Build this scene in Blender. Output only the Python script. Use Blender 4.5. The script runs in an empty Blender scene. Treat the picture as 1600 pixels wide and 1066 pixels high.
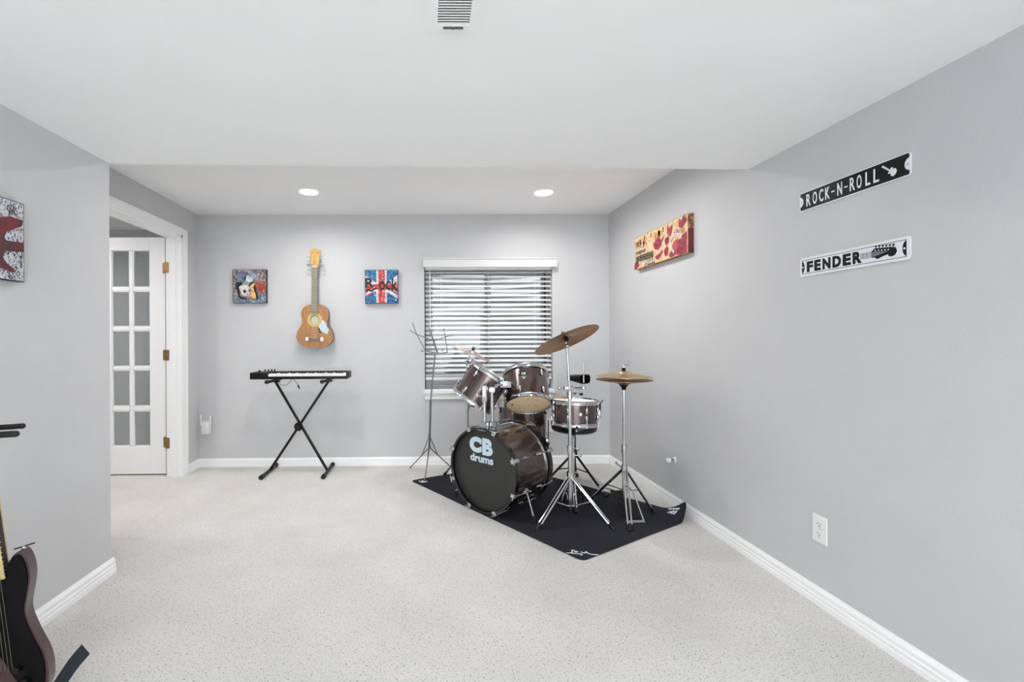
import bpy, bmesh, math, random
from mathutils import Vector as V, Matrix as M
random.seed(7)
PI = math.pi
scene = bpy.context.scene
C = scene.collection

# ------------------------------------------------------------------ camera
cam_d = bpy.data.cameras.new('camera')
cam_d.sensor_width = 36.0
cam_d.lens = 711.03 / 1600 * 36
cam_d.shift_x = (800 - 677.57) / 1600
cam_d.shift_y = (529.14 - 533) / 1600
cam_d.clip_start = 0.02
cam = bpy.data.objects.new('camera', cam_d)
C.objects.link(cam)
right = V((0.99986538, -0.01549375, -0.00539997))
fwd = V((0.01549937, 0.99987938, 0.001))
up = V((0.00538383, -0.00108356, 0.99998492))
mw = M((right, up, -fwd)).transposed().to_4x4()
mw.translation = (0, 0, 1.1567)
cam.matrix_world = mw
scene.camera = cam

# ------------------------------------------------------------------ world and exposure
w = bpy.data.worlds.new('overcast_sky')
scene.world = w
w.use_nodes = True
bg = w.node_tree.nodes['Background']
bg.inputs[0].default_value = (0.93, 0.96, 1.0, 1)
bg.inputs[1].default_value = 6.3
LAMP = 150.0          # radiance of the lenses of the recessed lamps
scene.view_settings.view_transform = 'Standard'
scene.view_settings.look = 'None'
scene.view_settings.exposure = 0.47
scene.view_settings.gamma = 1.0
scene.view_settings.use_curve_mapping = False


# ------------------------------------------------------------------ materials
def lin(c):
    return tuple((x / 12.92 if x <= 0.04045 else ((x + 0.055) / 1.055) ** 2.4) for x in c)


def rgb(r, g, b):
    return lin((r / 255, g / 255, b / 255))


def pm(name, col, rough=0.5, metal=0.0, var=0.0, vscale=20, bump=0.0, bscale=200, coat=0.0, spec=0.5, stretch=None):
    m = bpy.data.materials.new(name)
    m.use_nodes = True
    nt = m.node_tree
    b = nt.nodes['Principled BSDF']
    b.inputs['Roughness'].default_value = rough
    b.inputs['Metallic'].default_value = metal
    b.inputs['Coat Weight'].default_value = coat
    b.inputs['Coat Roughness'].default_value = 0.06
    b.inputs['Specular IOR Level'].default_value = spec
    b.inputs['Base Color'].default_value = (*col, 1)
    tc = nt.nodes.new('ShaderNodeTexCoord')
    src = tc.outputs['Object']
    if stretch:
        mp = nt.nodes.new('ShaderNodeMapping')
        mp.inputs['Scale'].default_value = stretch
        nt.links.new(src, mp.inputs['Vector'])
        src = mp.outputs[0]
    n = nt.nodes.new('ShaderNodeTexNoise')
    n.inputs['Scale'].default_value = vscale
    n.inputs['Detail'].default_value = 4
    nt.links.new(src, n.inputs['Vector'])
    r = nt.nodes.new('ShaderNodeValToRGB')
    v = max(var, 0.01)
    r.color_ramp.elements[0].position = 0.3
    r.color_ramp.elements[1].position = 0.7
    r.color_ramp.elements[0].color = (*[max(0, c * (1 - v)) for c in col], 1)
    r.color_ramp.elements[1].color = (*[min(1, c * (1 + v)) for c in col], 1)
    nt.links.new(n.outputs['Fac'], r.inputs[0])
    nt.links.new(r.outputs[0], b.inputs['Base Color'])
    if bump > 0:
        nb = nt.nodes.new('ShaderNodeTexNoise')
        nb.inputs['Scale'].default_value = bscale
        nb.inputs['Detail'].default_value = 3
        nt.links.new(tc.outputs['Object'], nb.inputs['Vector'])
        bp = nt.nodes.new('ShaderNodeBump')
        bp.inputs['Strength'].default_value = bump
        bp.inputs['Distance'].default_value = 0.002
        nt.links.new(nb.outputs['Fac'], bp.inputs['Height'])
        nt.links.new(bp.outputs[0], b.inputs['Normal'])
    return m


def mat_carpet():
    m = pm('carpet_speckled', rgb(228, 226, 222), 0.95, 0, 0.05, 3, 0.9, 900, spec=0.1)
    nt = m.node_tree
    b = nt.nodes['Principled BSDF']
    base = b.inputs['Base Color'].links[0].from_socket
    tc = nt.nodes['Texture Coordinate']
    prev = base
    for sc, lo, hi, col in ((300, 0.64, 0.69, rgb(140, 134, 124)), (135, 0.645, 0.69, rgb(150, 145, 136)), (520, 0.62, 0.68, rgb(176, 170, 160))):
        n = nt.nodes.new('ShaderNodeTexNoise')
        n.inputs['Scale'].default_value = sc
        n.inputs['Detail'].default_value = 1
        nt.links.new(tc.outputs['Object'], n.inputs['Vector'])
        mr = nt.nodes.new('ShaderNodeMapRange')
        mr.inputs['From Min'].default_value = lo
        mr.inputs['From Max'].default_value = hi
        nt.links.new(n.outputs['Fac'], mr.inputs['Value'])
        mx = nt.nodes.new('ShaderNodeMix')
        mx.data_type = 'RGBA'
        nt.links.new(mr.outputs[0], mx.inputs['Factor'])
        nt.links.new(prev, mx.inputs[6])
        mx.inputs[7].default_value = (*col, 1)
        prev = mx.outputs[2]
    nt.links.new(prev, b.inputs['Base Color'])
    return m


def mat_glass(name, rough=0.0):
    m = bpy.data.materials.new(name)
    m.use_nodes = True
    nt = m.node_tree
    for n in list(nt.nodes):
        nt.nodes.remove(n)
    out = nt.nodes.new('ShaderNodeOutputMaterial')
    tr = nt.nodes.new('ShaderNodeBsdfTransparent')
    tr.inputs[0].default_value = (0.93, 0.95, 0.95, 1)
    gl = nt.nodes.new('ShaderNodeBsdfGlossy')
    gl.inputs['Roughness'].default_value = rough
    lw = nt.nodes.new('ShaderNodeLayerWeight')      # Schlick's curve for plain glass
    lw.inputs[0].default_value = 0.5
    pw = nt.nodes.new('ShaderNodeMath')
    pw.operation = 'POWER'
    pw.inputs[1].default_value = 5.0
    nt.links.new(lw.outputs['Facing'], pw.inputs[0])
    fr = nt.nodes.new('ShaderNodeMath')
    fr.operation = 'MULTIPLY_ADD'
    fr.inputs[1].default_value = 0.96
    fr.inputs[2].default_value = 0.04
    nt.links.new(pw.outputs[0], fr.inputs[0])
    mx = nt.nodes.new('ShaderNodeMixShader')
    nt.links.new(fr.outputs[0], mx.inputs[0])
    nt.links.new(tr.outputs[0], mx.inputs[1])
    nt.links.new(gl.outputs[0], mx.inputs[2])
    nt.links.new(mx.outputs[0], out.inputs[0])
    return m


def mat_head(name, col):
    """thin plastic film that lets light through"""
    m = pm(name, col, 0.35, 0, 0.04, 9)
    nt = m.node_tree
    b = nt.nodes['Principled BSDF']
    out = nt.nodes['Material Output']
    tr = nt.nodes.new('ShaderNodeBsdfTranslucent')
    nt.links.new(b.inputs['Base Color'].links[0].from_socket, tr.inputs[0])
    mx = nt.nodes.new('ShaderNodeMixShader')
    mx.inputs[0].default_value = 0.55
    nt.links.new(b.outputs[0], mx.inputs[1])
    nt.links.new(tr.outputs[0], mx.inputs[2])
    nt.links.new(mx.outputs[0], out.inputs['Surface'])
    return m


def mat_emit(name, col, s):
    m = bpy.data.materials.new(name)
    m.use_nodes = True
    nt = m.node_tree
    b = nt.nodes['Principled BSDF']
    b.inputs['Base Color'].default_value = (*col, 1)
    b.inputs['Emission Color'].default_value = (*col, 1)
    b.inputs['Emission Strength'].default_value = s
    return m


def mat_multi(name, cols, scale, rough=0.7, stretch=None, detail=6, dist=0.6):
    """mottled paint of several colours"""
    m = pm(name, cols[0], rough, stretch=stretch)
    nt = m.node_tree
    n = nt.nodes['Noise Texture']
    n.inputs['Scale'].default_value = scale
    n.inputs['Detail'].default_value = detail
    n.inputs['Distortion'].default_value = dist
    r = nt.nodes['Color Ramp']
    r.color_ramp.interpolation = 'CONSTANT'
    el = r.color_ramp.elements
    while len(el) < len(cols):
        el.new(0.5)
    for i, c in enumerate(cols):
        el[i].position = 0.0 if i == 0 else 0.33 + 0.34 * (i - 1) / max(1, len(cols) - 1) + 0.04
        el[i].color = (*c, 1)
    return m


MT = {}
MT['wall'] = pm('wall_paint_grey', rgb(206, 206, 208), 0.75, 0, 0.015, 4, 0.30, 110, spec=0.3)
MT['ceil'] = pm('ceiling_paint_white', rgb(250, 250, 251), 0.85, 0, 0.01, 4, 0.15, 150, spec=0.2)
MT['carpet'] = mat_carpet()
MT['trim'] = pm('trim_paint_white', rgb(251, 251, 252), 0.38, 0, 0.01, 10)
MT['lens'] = mat_emit('lamp_lens', (1.0, 0.985, 0.96), LAMP)
MT['glass'] = mat_glass('clear_glass')
MT['slat'] = pm('blind_slat_white', rgb(230, 230, 230), 0.4, 0, 0.01, 10)
MT['valance'] = pm('valance_white', rgb(220, 220, 220), 0.45, 0, 0.01, 10)
MT['alu'] = pm('window_frame_grey', rgb(150, 150, 152), 0.45, 0.3, 0.03, 12)
MT['blackrub'] = pm('black_rubber', rgb(18, 18, 19), 0.6, 0, 0.1, 40)
MT['blackgloss'] = pm('black_gloss_lacquer', rgb(7, 6, 8), 0.45, 0, 0.05, 10, spec=0.12)
MT['blackmet'] = pm('black_powder_coat', rgb(14, 14, 15), 0.45, 0.0, 0.08, 30, spec=0.3)
MT['blackplas'] = pm('black_plastic', rgb(13, 13, 14), 0.45, 0, 0.06, 60, spec=0.25)
MT['chrome'] = pm('chrome', (0.60, 0.61, 0.63), 0.13, 1.0, 0.02, 30)
MT['steel'] = pm('dull_steel', (0.50, 0.50, 0.50), 0.3, 1.0, 0.03, 30)
MT['plum'] = pm('plum_metallic_wrap', rgb(98, 84, 82), 0.2, 0.75, 0.06, 6, coat=0.6)
MT['plumdark'] = pm('dark_plum_hoop', rgb(40, 30, 32), 0.25, 0.4, 0.05, 8, coat=0.4)
MT['blackhoop'] = pm('black_gloss_hoop', rgb(14, 14, 15), 0.22, 0, 0.05, 8, coat=0.5)
MT['headblack'] = pm('black_drum_head', rgb(46, 45, 44), 0.5, 0, 0.05, 12)
MT['headwhite'] = pm('white_coated_head', rgb(246, 246, 244), 0.6, 0, 0.01, 12)
MT['headtan'] = pm('tan_drum_head', rgb(236, 200, 152), 0.4, 0, 0.05, 9)
MT['headtan'] = mat_head('tan_translucent_head', rgb(255, 236, 204))
MT['headclear'] = mat_head('cloudy_translucent_head', rgb(225, 222, 216))
MT['headgrey'] = pm('grey_drum_head', rgb(175, 172, 168), 0.3, 0, 0.04, 9)
MT['bronze'] = pm('aged_bronze_cymbal', rgb(168, 130, 94), 0.36, 1.0, 0.28, 5)
MT['brass'] = pm('bright_bronze_cymbal', rgb(214, 186, 140), 0.28, 1.0, 0.08, 6)
MT['pink'] = pm('copper_bronze_cymbal', rgb(196, 170, 160), 0.3, 1.0, 0.08, 6)
MT['mat'] = pm('black_drum_mat', rgb(44, 45, 51), 0.9, 0, 0.12, 5, 0.4, 500, spec=0.2)
MT['white'] = pm('white_print', rgb(235, 238, 240), 0.5, 0, 0.01, 20)
MT['paleblue'] = pm('pale_blue_print', rgb(196, 216, 226), 0.5, 0, 0.02, 20)
MT['black'] = pm('black_print', rgb(20, 20, 23), 0.5, 0, 0.05, 20)
MT['brassh'] = pm('antique_brass_hinge', rgb(158, 124, 88), 0.35, 0.9, 0.15, 40)
MT['whiteplas'] = pm('white_plastic', rgb(242, 242, 242), 0.35, 0, 0.01, 20)
MT['ventgrey'] = pm('vent_inside_grey', rgb(150, 150, 150), 0.6, 0, 0.05, 20)
MT['slot'] = pm('dark_slot', rgb(70, 70, 72), 0.6, 0, 0.05, 20)
MT['wood'] = pm('mahogany_top', rgb(172, 122, 76), 0.38, 0, 0.22, 14, coat=0.3, stretch=(9, 1, 0.6))
MT['woodside'] = pm('dark_side_wood', rgb(96, 66, 44), 0.4, 0, 0.15, 12, coat=0.2)
MT['woodlight'] = pm('pale_headstock_wood', rgb(190, 150, 92), 0.4, 0, 0.15, 14, stretch=(9, 1, 0.6))
MT['fretb'] = pm('worn_grey_fingerboard', rgb(128, 122, 104), 0.5, 0, 0.12, 30)
MT['gold'] = pm('gold_rosette', rgb(214, 184, 112), 0.4, 0.1, 0.12, 60)
MT['inside'] = pm('pale_label_inside', rgb(205, 205, 180), 0.7, 0, 0.06, 30)
MT['gut'] = pm('string_nylon', rgb(205, 200, 185), 0.4, 0.3, 0.02, 30)
MT['greybridge'] = pm('grey_bridge_wood', rgb(120, 112, 108), 0.5, 0, 0.08, 40)
MT['felt'] = pm('black_felt', rgb(20, 20, 20), 0.95, 0, 0.1, 80)
MT['lining'] = pm('pale_maple_lining', rgb(236, 214, 176), 0.5, 0, 0.05, 10)
MT['vinyl'] = pm('black_vinyl', rgb(22, 22, 23), 0.42, 0, 0.06, 30, 0.2, 300)
MT['burgundy'] = pm('burgundy_gloss', rgb(60, 32, 40), 0.3, 0.1, 0.12, 6, coat=0.6)
MT['maple'] = pm('amber_maple', rgb(205, 178, 96), 0.3, 0, 0.12, 14, coat=0.5, stretch=(6, 6, 0.7))
MT['rosew'] = pm('dark_rosewood', rgb(34, 28, 26), 0.45, 0, 0.12, 30)
MT['teal'] = pm('dark_teal_webbing', rgb(22, 34, 40), 0.8, 0, 0.12, 60, 0.5, 600)
MT['galv'] = pm('galvanised_steel', rgb(148, 148, 148), 0.5, 0.2, 0.12, 5)
MT['gravel'] = pm('pale_gravel', rgb(150, 146, 140), 0.9, 0, 0.3, 60, 0.8, 80)
MT['whitebrd'] = pm('dusty_sill_white', rgb(240, 240, 240), 0.45, 0, 0.01, 10)


# ------------------------------------------------------------------ mesh building
class MB:
    def __init__(s):
        s.v = []
        s.f = []
        s.mi = []
        s.cur = 0

    def add(s, vs, fs):
        o = len(s.v)
        s.v += [V(p) for p in vs]
        s.f += [tuple(i + o for i in f) for f in fs]
        s.mi += [s.cur] * len(fs)
        return s

    def box(s, x0, x1, y0, y1, z0, z1):
        return s.add([(x0, y0, z0), (x1, y0, z0), (x1, y1, z0), (x0, y1, z0), (x0, y0, z1), (x1, y0, z1), (x1, y1, z1), (x0, y1, z1)],
                     [(0, 3, 2, 1), (4, 5, 6, 7), (0, 1, 5, 4), (1, 2, 6, 5), (2, 3, 7, 6), (3, 0, 4, 7)])

    def bbox(s, x0, x1, y0, y1, z0, z1, b):
        """box with chamfered vertical and horizontal edges"""
        bm = bmesh.new()
        bmesh.ops.create_cube(bm, size=1)
        for v in bm.verts:
            v.co = V(((x0 + x1) / 2 + v.co.x * (x1 - x0), (y0 + y1) / 2 + v.co.y * (y1 - y0), (z0 + z1) / 2 + v.co.z * (z1 - z0)))
        bmesh.ops.bevel(bm, geom=bm.edges[:], offset=b, segments=2, affect='EDGES', profile=0.5)
        bm.verts.index_update()
        s.add([v.co for v in bm.verts], [[v.index for v in f.verts] for f in bm.faces])
        bm.free()
        return s

    def lathe(s, prof, seg=24, mtx=None, close=False):
        """prof: list of (r, z) around local z"""
        vs, fs, rows = [], [], []
        for r, z in prof:
            if r < 1e-6:
                rows.append([len(vs)])
                vs.append(V((0, 0, z)))
            else:
                rows.append(list(range(len(vs), len(vs) + seg)))
                vs += [V((r * math.cos(2 * PI * i / seg), r * math.sin(2 * PI * i / seg), z)) for i in range(seg)]
        pairs = list(zip(rows, rows[1:]))
        if close:
            pairs.append((rows[-1], rows[0]))
        for a, b in pairs:
            for i in range(seg):
                j = (i + 1) % seg
                if len(a) == 1 and len(b) == 1:
                    continue
                if len(a) == 1:
                    fs.append((a[0], b[j], b[i]))
                elif len(b) == 1:
                    fs.append((a[i], a[j], b[0]))
                else:
                    fs.append((a[i], a[j], b[j], b[i]))
        if mtx is not None:
            vs = [mtx @ v for v in vs]
        return s.add(vs, fs)

    def cyl(s, p0, p1, r0, r1=None, seg=12):
        p0, p1 = V(p0), V(p1)
        if r1 is None:
            r1 = r0
        L = (p1 - p0).length
        return s.lathe([(0, 0), (r0, 0), (r1, L), (0, L)], seg, axm(p0, p1 - p0))

    def tube(s, pts, r, seg=8, cap=True):
        pts = [V(p) for p in pts]
        n = len(pts)
        vs, fs = [], []
        t0 = (pts[1] - pts[0]).normalized()
        u = t0.orthogonal().normalized()
        for i, p in enumerate(pts):
            t = (pts[min(i + 1, n - 1)] - pts[max(i - 1, 0)]).normalized()
            u = (u - t * u.dot(t)).normalized()
            b = t.cross(u)
            rr = r[i] if isinstance(r, (list, tuple)) else r
            vs += [p + (u * math.cos(2 * PI * k / seg) + b * math.sin(2 * PI * k / seg)) * rr for k in range(seg)]
        for i in range(n - 1):
            for k in range(seg):
                j = (k + 1) % seg
                fs.append((i * seg + k, i * seg + j, (i + 1) * seg + j, (i + 1) * seg + k))
        if cap:
            fs.append(tuple(range(seg))[::-1])
            fs.append(tuple((n - 1) * seg + k for k in range(seg)))
        return s.add(vs, fs)

    def ring(s, pts, r, seg=8):
        """closed tube"""
        pts = [V(p) for p in pts]
        n = len(pts)
        vs, fs = [], []
        u = None
        for i, p in enumerate(pts):
            t = (pts[(i + 1) % n] - pts[i - 1]).normalized()
            if u is None:
                u = t.orthogonal().normalized()
            u = (u - t * u.dot(t)).normalized()
            b = t.cross(u)
            vs += [p + (u * math.cos(2 * PI * k / seg) + b * math.sin(2 * PI * k / seg)) * r for k in range(seg)]
        for i in range(n):
            for k in range(seg):
                j = (k + 1) % seg
                a = (i + 1) % n
                fs.append((i * seg + k, i * seg + j, a * seg + j, a * seg + k))
        return s.add(vs, fs)

    def prism(s, pts, z0, z1, mtx=None):
        """2-D outline (x, y) extruded along z"""
        n = len(pts)
        vs = [V((p[0], p[1], z0)) for p in pts] + [V((p[0], p[1], z1)) for p in pts]
        if mtx is not None:
            vs = [mtx @ v for v in vs]
        fs = [tuple(range(n))[::-1], tuple(range(n, 2 * n))]
        fs += [(i, (i + 1) % n, n + (i + 1) % n, n + i) for i in range(n)]
        return s.add(vs, fs)

    def sph(s, c, r, seg=12, sc=(1, 1, 1)):
        k = 8
        mt = M.Translation(V(c)) @ M.Diagonal((*sc, 1))
        return s.lathe([(r * math.sin(PI * i / k), -r * math.cos(PI * i / k)) for i in range(k + 1)], seg, mt)

    def xf(s, mtx):
        s.v = [mtx @ v for v in s.v]
        return s

    def mesh(s, name, m, smooth=True, angle=40):
        me = bpy.data.meshes.new(name)
        me.from_pydata([tuple(v) for v in s.v], [], s.f)
        ms = m if isinstance(m, (list, tuple)) else [m]
        for x in ms:
            me.materials.append(MT[x])
        if len(ms) > 1:
            me.polygons.foreach_set('material_index', s.mi)
        bm = bmesh.new()
        bm.from_mesh(me)
        bmesh.ops.recalc_face_normals(bm, faces=bm.faces[:])
        bm.to_mesh(me)
        bm.free()
        if smooth:
            me.shade_smooth()
            me.set_sharp_from_angle(angle=math.radians(angle))
        me.update()
        return me

    def build(s, name, m, parent=None, world=False, smooth=True, angle=40, label=None):
        if world and parent is not None:
            full, q = M.Identity(4), parent
            while q is not None:
                full, q = q.matrix_basis @ full, q.parent
            inv = full.inverted()
            s.v = [inv @ v for v in s.v]
        return inst(name, s.mesh(name, m, smooth, angle), parent, None, label)


def inst(name, me, parent=None, mtx=None, label=None):
    o = bpy.data.objects.new(name, me)
    C.objects.link(o)
    if parent is not None:
        o.parent = parent
    if mtx is not None:
        o.matrix_basis = mtx
    if label:
        o['label'] = label
    return o


def axm(origin, zdir, xhint=None):
    z = V(zdir).normalized()
    x = V(xhint) if xhint is not None else z.orthogonal()
    x = (x - z * x.dot(z)).normalized()
    y = z.cross(x)
    m = M((x, y, z)).transposed().to_4x4()
    m.translation = V(origin)
    return m


def frame(origin, rightv, upv=(0, 0, 1)):
    """wall frame: local x right, y up, z out of the wall"""
    x, y = V(rightv).normalized(), V(upv).normalized()
    y = (y - x * y.dot(x)).normalized()
    m = M((x, y, x.cross(y))).transposed().to_4x4()
    m.translation = V(origin)
    return m


def thing(name, label, cat, loc=(0, 0, 0), rz=0.0, mtx=None, group=None, kind=None):
    o = bpy.data.objects.new(name, None)
    o.empty_display_size = 0.05
    C.objects.link(o)
    o.matrix_basis = mtx if mtx is not None else M.Translation(V(loc)) @ M.Rotation(rz, 4, 'Z')
    tag(o, label, cat, group, kind)
    return o


def tag(o, label=None, cat=None, group=None, kind=None):
    if label:
        o['label'] = label
    if cat:
        o['category'] = cat
    if group:
        o['group'] = group
    if kind:
        o['kind'] = kind
    return o


def struct(name, mb, m, label, cat, smooth=False):
    o = mb.build(name, m, smooth=smooth)
    return tag(o, label, cat, None, 'structure')


def smooth_closed(pts, k=6):
    n = len(pts)
    out = []
    for i in range(n):
        p0, p1, p2, p3 = (V((*pts[(i + d) % n], 0)) for d in (-1, 0, 1, 2))
        for j in range(k):
            t = j / k
            q = 0.5 * ((2 * p1) + (p2 - p0) * t + (2 * p0 - 5 * p1 + 4 * p2 - p3) * t * t + (3 * p1 - p0 - 3 * p2 + p3) * t ** 3)
            out.append((q.x, q.y))
    return out


def smooth_open(pts, k=8):
    P = [V(p) for p in pts]
    P = [P[0]] + P + [P[-1]]
    out = []
    for i in range(1, len(P) - 2):
        p0, p1, p2, p3 = P[i - 1:i + 3]
        for j in range(k):
            t = j / k
            out.append(0.5 * ((2 * p1) + (p2 - p0) * t + (2 * p0 - 5 * p1 + 4 * p2 - p3) * t * t + (3 * p1 - p0 - 3 * p2 + p3) * t ** 3))
    out.append(P[-2])
    return out


def ell(cx, cy, rx, ry, n=20, rot=0.0):
    c, s = math.cos(rot), math.sin(rot)
    return [(cx + rx * math.cos(2 * PI * i / n) * c - ry * math.sin(2 * PI * i / n) * s,
             cy + rx * math.cos(2 * PI * i / n) * s + ry * math.sin(2 * PI * i / n) * c) for i in range(n)]


def rrect(x0, x1, y0, y1, r, n=5):
    out = []
    for cx, cy, a in ((x1 - r, y0 + r, -PI / 2), (x1 - r, y1 - r, 0), (x0 + r, y1 - r, PI / 2), (x0 + r, y0 + r, PI)):
        out += [(cx + r * math.cos(a + PI / 2 * i / n), cy + r * math.sin(a + PI / 2 * i / n)) for i in range(n + 1)]
    return out


def text_mb(s, bold=0.0, ext=0.002):
    cu = bpy.data.curves.new('text', 'FONT')
    cu.body = s
    cu.size = 1.0
    cu.offset = bold
    cu.extrude = ext
    cu.resolution_u = 4
    o = bpy.data.objects.new('text', cu)
    C.objects.link(o)
    dg = bpy.context.evaluated_depsgraph_get()
    me = bpy.data.meshes.new_from_object(o.evaluated_get(dg))
    mb = MB().add([v.co.copy() for v in me.vertices], [tuple(p.vertices) for p in me.polygons])
    bpy.data.objects.remove(o)
    bpy.data.curves.remove(cu)
    bpy.data.meshes.remove(me)
    return mb


def place_text(s, x0, x1, y0, y1, z, bold=0.0, thick=0.0006):
    """lettering fitted to a box in the local x, y plane"""
    mb = text_mb(s, bold)
    xs = [v.x for v in mb.v]
    ys = [v.y for v in mb.v]
    a, b, c, d = min(xs), max(xs), min(ys), max(ys)
    for v in mb.v:
        v.x = x0 + (v.x - a) / (b - a) * (x1 - x0)
        v.y = y0 + (v.y - c) / (d - c) * (y1 - y0)
        v.z = z + (thick if v.z > 0 else 0)
    return mb


# ================================================================== the room
YB, XR, XL, XN, YN = 4.188, 1.692, -2.085, -1.573, 2.285
ZC, ZS, YS = 2.303, 2.037, 2.361
YR = -3.2
HX0, HX1, HY1 = -3.9, -2.2, 4.75    # hall beyond the french door

struct('floor', MB().box(HX0 - 0.1, XR + 0.12, YR - 0.1, HY1 + 0.1, -0.08, 0.0), 'carpet', 'cream carpet with fine dark speckles over the whole floor', 'carpet')
LAMPS = [(-0.906, 3.535, 'round glowing recessed light on the left, above the acoustic guitar'),
         (0.924, 3.555, 'round glowing recessed light on the right, above the window'),
         (-0.906, 2.90, 'recessed light hidden just behind the soffit, left'),
         (0.924, 2.90, 'recessed light hidden just behind the soffit, right'),
         (-0.85, -0.35, 'added recessed fill light behind the camera, near left'),  # this row and next three: unseen lamps added to brighten the room
         (0.95, -0.35, 'added recessed fill light behind the camera, near right'),
         (-0.85, -1.9, 'added recessed fill light behind the camera, far left'),
         (0.95, -1.9, 'added recessed fill light behind the camera, far right'),
         (-3.35, 2.2, 'added recessed fill light in the hall beyond the french door, far one'),  # from here on: unseen lamps added to brighten hall and french door
         (-2.75, 2.75, 'added recessed fill light in the hall beyond the french door, near one'),
         (-3.15, 3.35, 'added recessed fill light in the hall in front of the open french door')]
ceil = struct('ceiling', MB().box(HX0 - 0.1, XR + 0.12, YR - 0.1, HY1 + 0.1, ZC, ZC + 0.08), 'ceil', 'smooth white ceiling with recessed lights at the back', 'ceiling')
cut = MB()
for x, y, _ in LAMPS:
    cut.cyl((x, y, ZC - 0.05), (x, y, ZC + 0.04), 0.070, seg=40)
cutter = cut.build('cutter', 'ceil', smooth=False)
md = ceil.modifiers.new('holes', 'BOOLEAN')
md.operation = 'DIFFERENCE'
md.solver = 'EXACT'
md.object = cutter
new_me = bpy.data.meshes.new_from_object(ceil.evaluated_get(bpy.context.evaluated_depsgraph_get()))
ceil.modifiers.clear()
ceil.data = new_me
bpy.data.objects.remove(cutter)
struct('ceiling_soffit', MB().prism([(XN - 0.02, 0.25), (XR + 0.02, 0.25), (XR + 0.02, YS), (XN - 0.02, YN + 0.001)], ZS, ZC + 0.01), 'ceil', 'lowered white ceiling soffit across the front of the room', 'soffit')
wx0, wx1, wz0, wz1 = -0.017, 1.165, 0.687, 1.835   # window opening
TB = 0.2
mb = MB().box(HX1, wx0, YB, YB + TB, 0, ZC).box(wx1, XR + 0.12, YB, YB + TB, 0, ZC)
mb.box(wx0, wx1, YB, YB + TB, 0, wz0).box(wx0, wx1, YB, YB + TB, wz1, ZC)
struct('wall_back', mb, 'wall', 'light grey back wall with the window and hanging guitar', 'wall')
struct('wall_right', MB().box(XR, XR + 0.12, YR, YB, 0, ZC), 'wall', 'light grey right wall with street signs', 'wall')
dy0, dy1, dz1 = 2.70, 3.92, 2.05   # door opening
mb = MB().box(HX1, XL, YN, dy0, 0, ZC).box(HX1, XL, dy1, YB, 0, ZC).box(HX1, XL, dy0, dy1, dz1, ZC)
struct('wall_left', mb, 'wall', 'grey left wall pierced by the french door opening', 'wall')
struct('wall_near_left', MB().box(HX1, XN, YR, YN, 0, ZC), 'wall', 'textured grey wall end nearest on the left', 'wall')
rx0, rx1, rz1 = -1.35, 1.45, 2.08   # opening behind the camera, added to let in daylight
struct('wall_rear', MB().box(XN, rx0, YR - 0.1, YR, 0, ZC).box(rx1, XR, YR - 0.1, YR, 0, ZC).box(rx0, rx1, YR - 0.1, YR, rz1, ZC), 'wall', 'grey wall behind the camera with the added patio door', 'wall')
t = thing('added_door', 'added white sliding glass patio door behind the camera, for fill daylight', 'door', (0, YR - 0.05, 0), kind='structure')  # unseen door, added so soft daylight evens out the room
for a, b, c, d in ((rx0, rx1, 0, .05), (rx0, rx1, rz1 - .05, rz1), (rx0, rx0 + .05, .05, rz1 - .05), (rx1 - .05, rx1, .05, rz1 - .05), (.02, .08, .05, rz1 - .05)):
    MB().box(a, b, -.03, .03, c, d).build('door_frame', 'trim', t, smooth=False)
for a, b in ((rx0 + .05, .02), (.08, rx1 - .05)):
    MB().box(a, b, -.003, .003, .05, rz1 - .05).build('pane', 'glass', t, smooth=False)
mb = MB().box(HX0, HX1, HY1, HY1 + 0.1, 0, ZC).box(HX0 - 0.1, HX0, 1.6, HY1, 0, ZC).box(HX0, HX1, 1.5, 1.6, 0, ZC).box(HX1, HX1 + 0.02, YB + TB, HY1, 0, ZC)
struct('wall_hall', mb, 'wall', 'grey hall walls seen through the french door', 'wall')

BP = [(0, 0), (0.016, 0), (0.016, 0.022), (0.0125, 0.0255), (0.0145, 0.029), (0.0145, 0.040), (0.010, 0.044), (0.012, 0.048), (0.012, 0.060), (0.006, 0.070), (0.004, 0.076), (0, 0.076)]


def baseboard(name, a, b, nrm, label):
    """profile swept from a to b on the floor, sticking out along nrm"""
    a, b, nrm = V((*a, 0)), V((*b, 0)), V((*nrm, 0))
    n = len(BP)
    vs = [a + nrm * d + V((0, 0, z)) for d, z in BP] + [b + nrm * d + V((0, 0, z)) for d, z in BP]
    fs = [(i, (i + 1) % n, n + (i + 1) % n, n + i) for i in range(n)] + [tuple(range(n)), tuple(range(n, 2 * n))]
    struct(name, MB().add(vs, fs), 'trim', label, 'baseboard')


baseboard('baseboard_back', (XL, YB), (XR, YB), (0, -1), 'white ridged baseboard along the back wall')
baseboard('baseboard_right', (XR, YB), (XR, YR), (-1, 0), 'white ridged baseboard along the right wall')
baseboard('baseboard_near_left', (XN, YR), (XN, YN + 0.016), (1, 0), 'white ridged baseboard along the near left wall')
baseboard('baseboard_return', (XN, YN), (XL, YN), (0, 1), 'white baseboard on the end of the near left wall')
baseboard('baseboard_left', (XL, dy1 + 0.06), (XL, YB), (1, 0), 'short white baseboard between door casing and corner')
baseboard('baseboard_hall', (HX0, HY1), (HX1, HY1), (0, -1), 'white baseboard in the hall beyond the french door')

# door casing (trim_1): side and header, on the room side, plus jambs lining the opening
t = thing('trim_1', 'white moulded casing around the french door opening', 'door casing', kind='structure')
cw = 0.058


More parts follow.
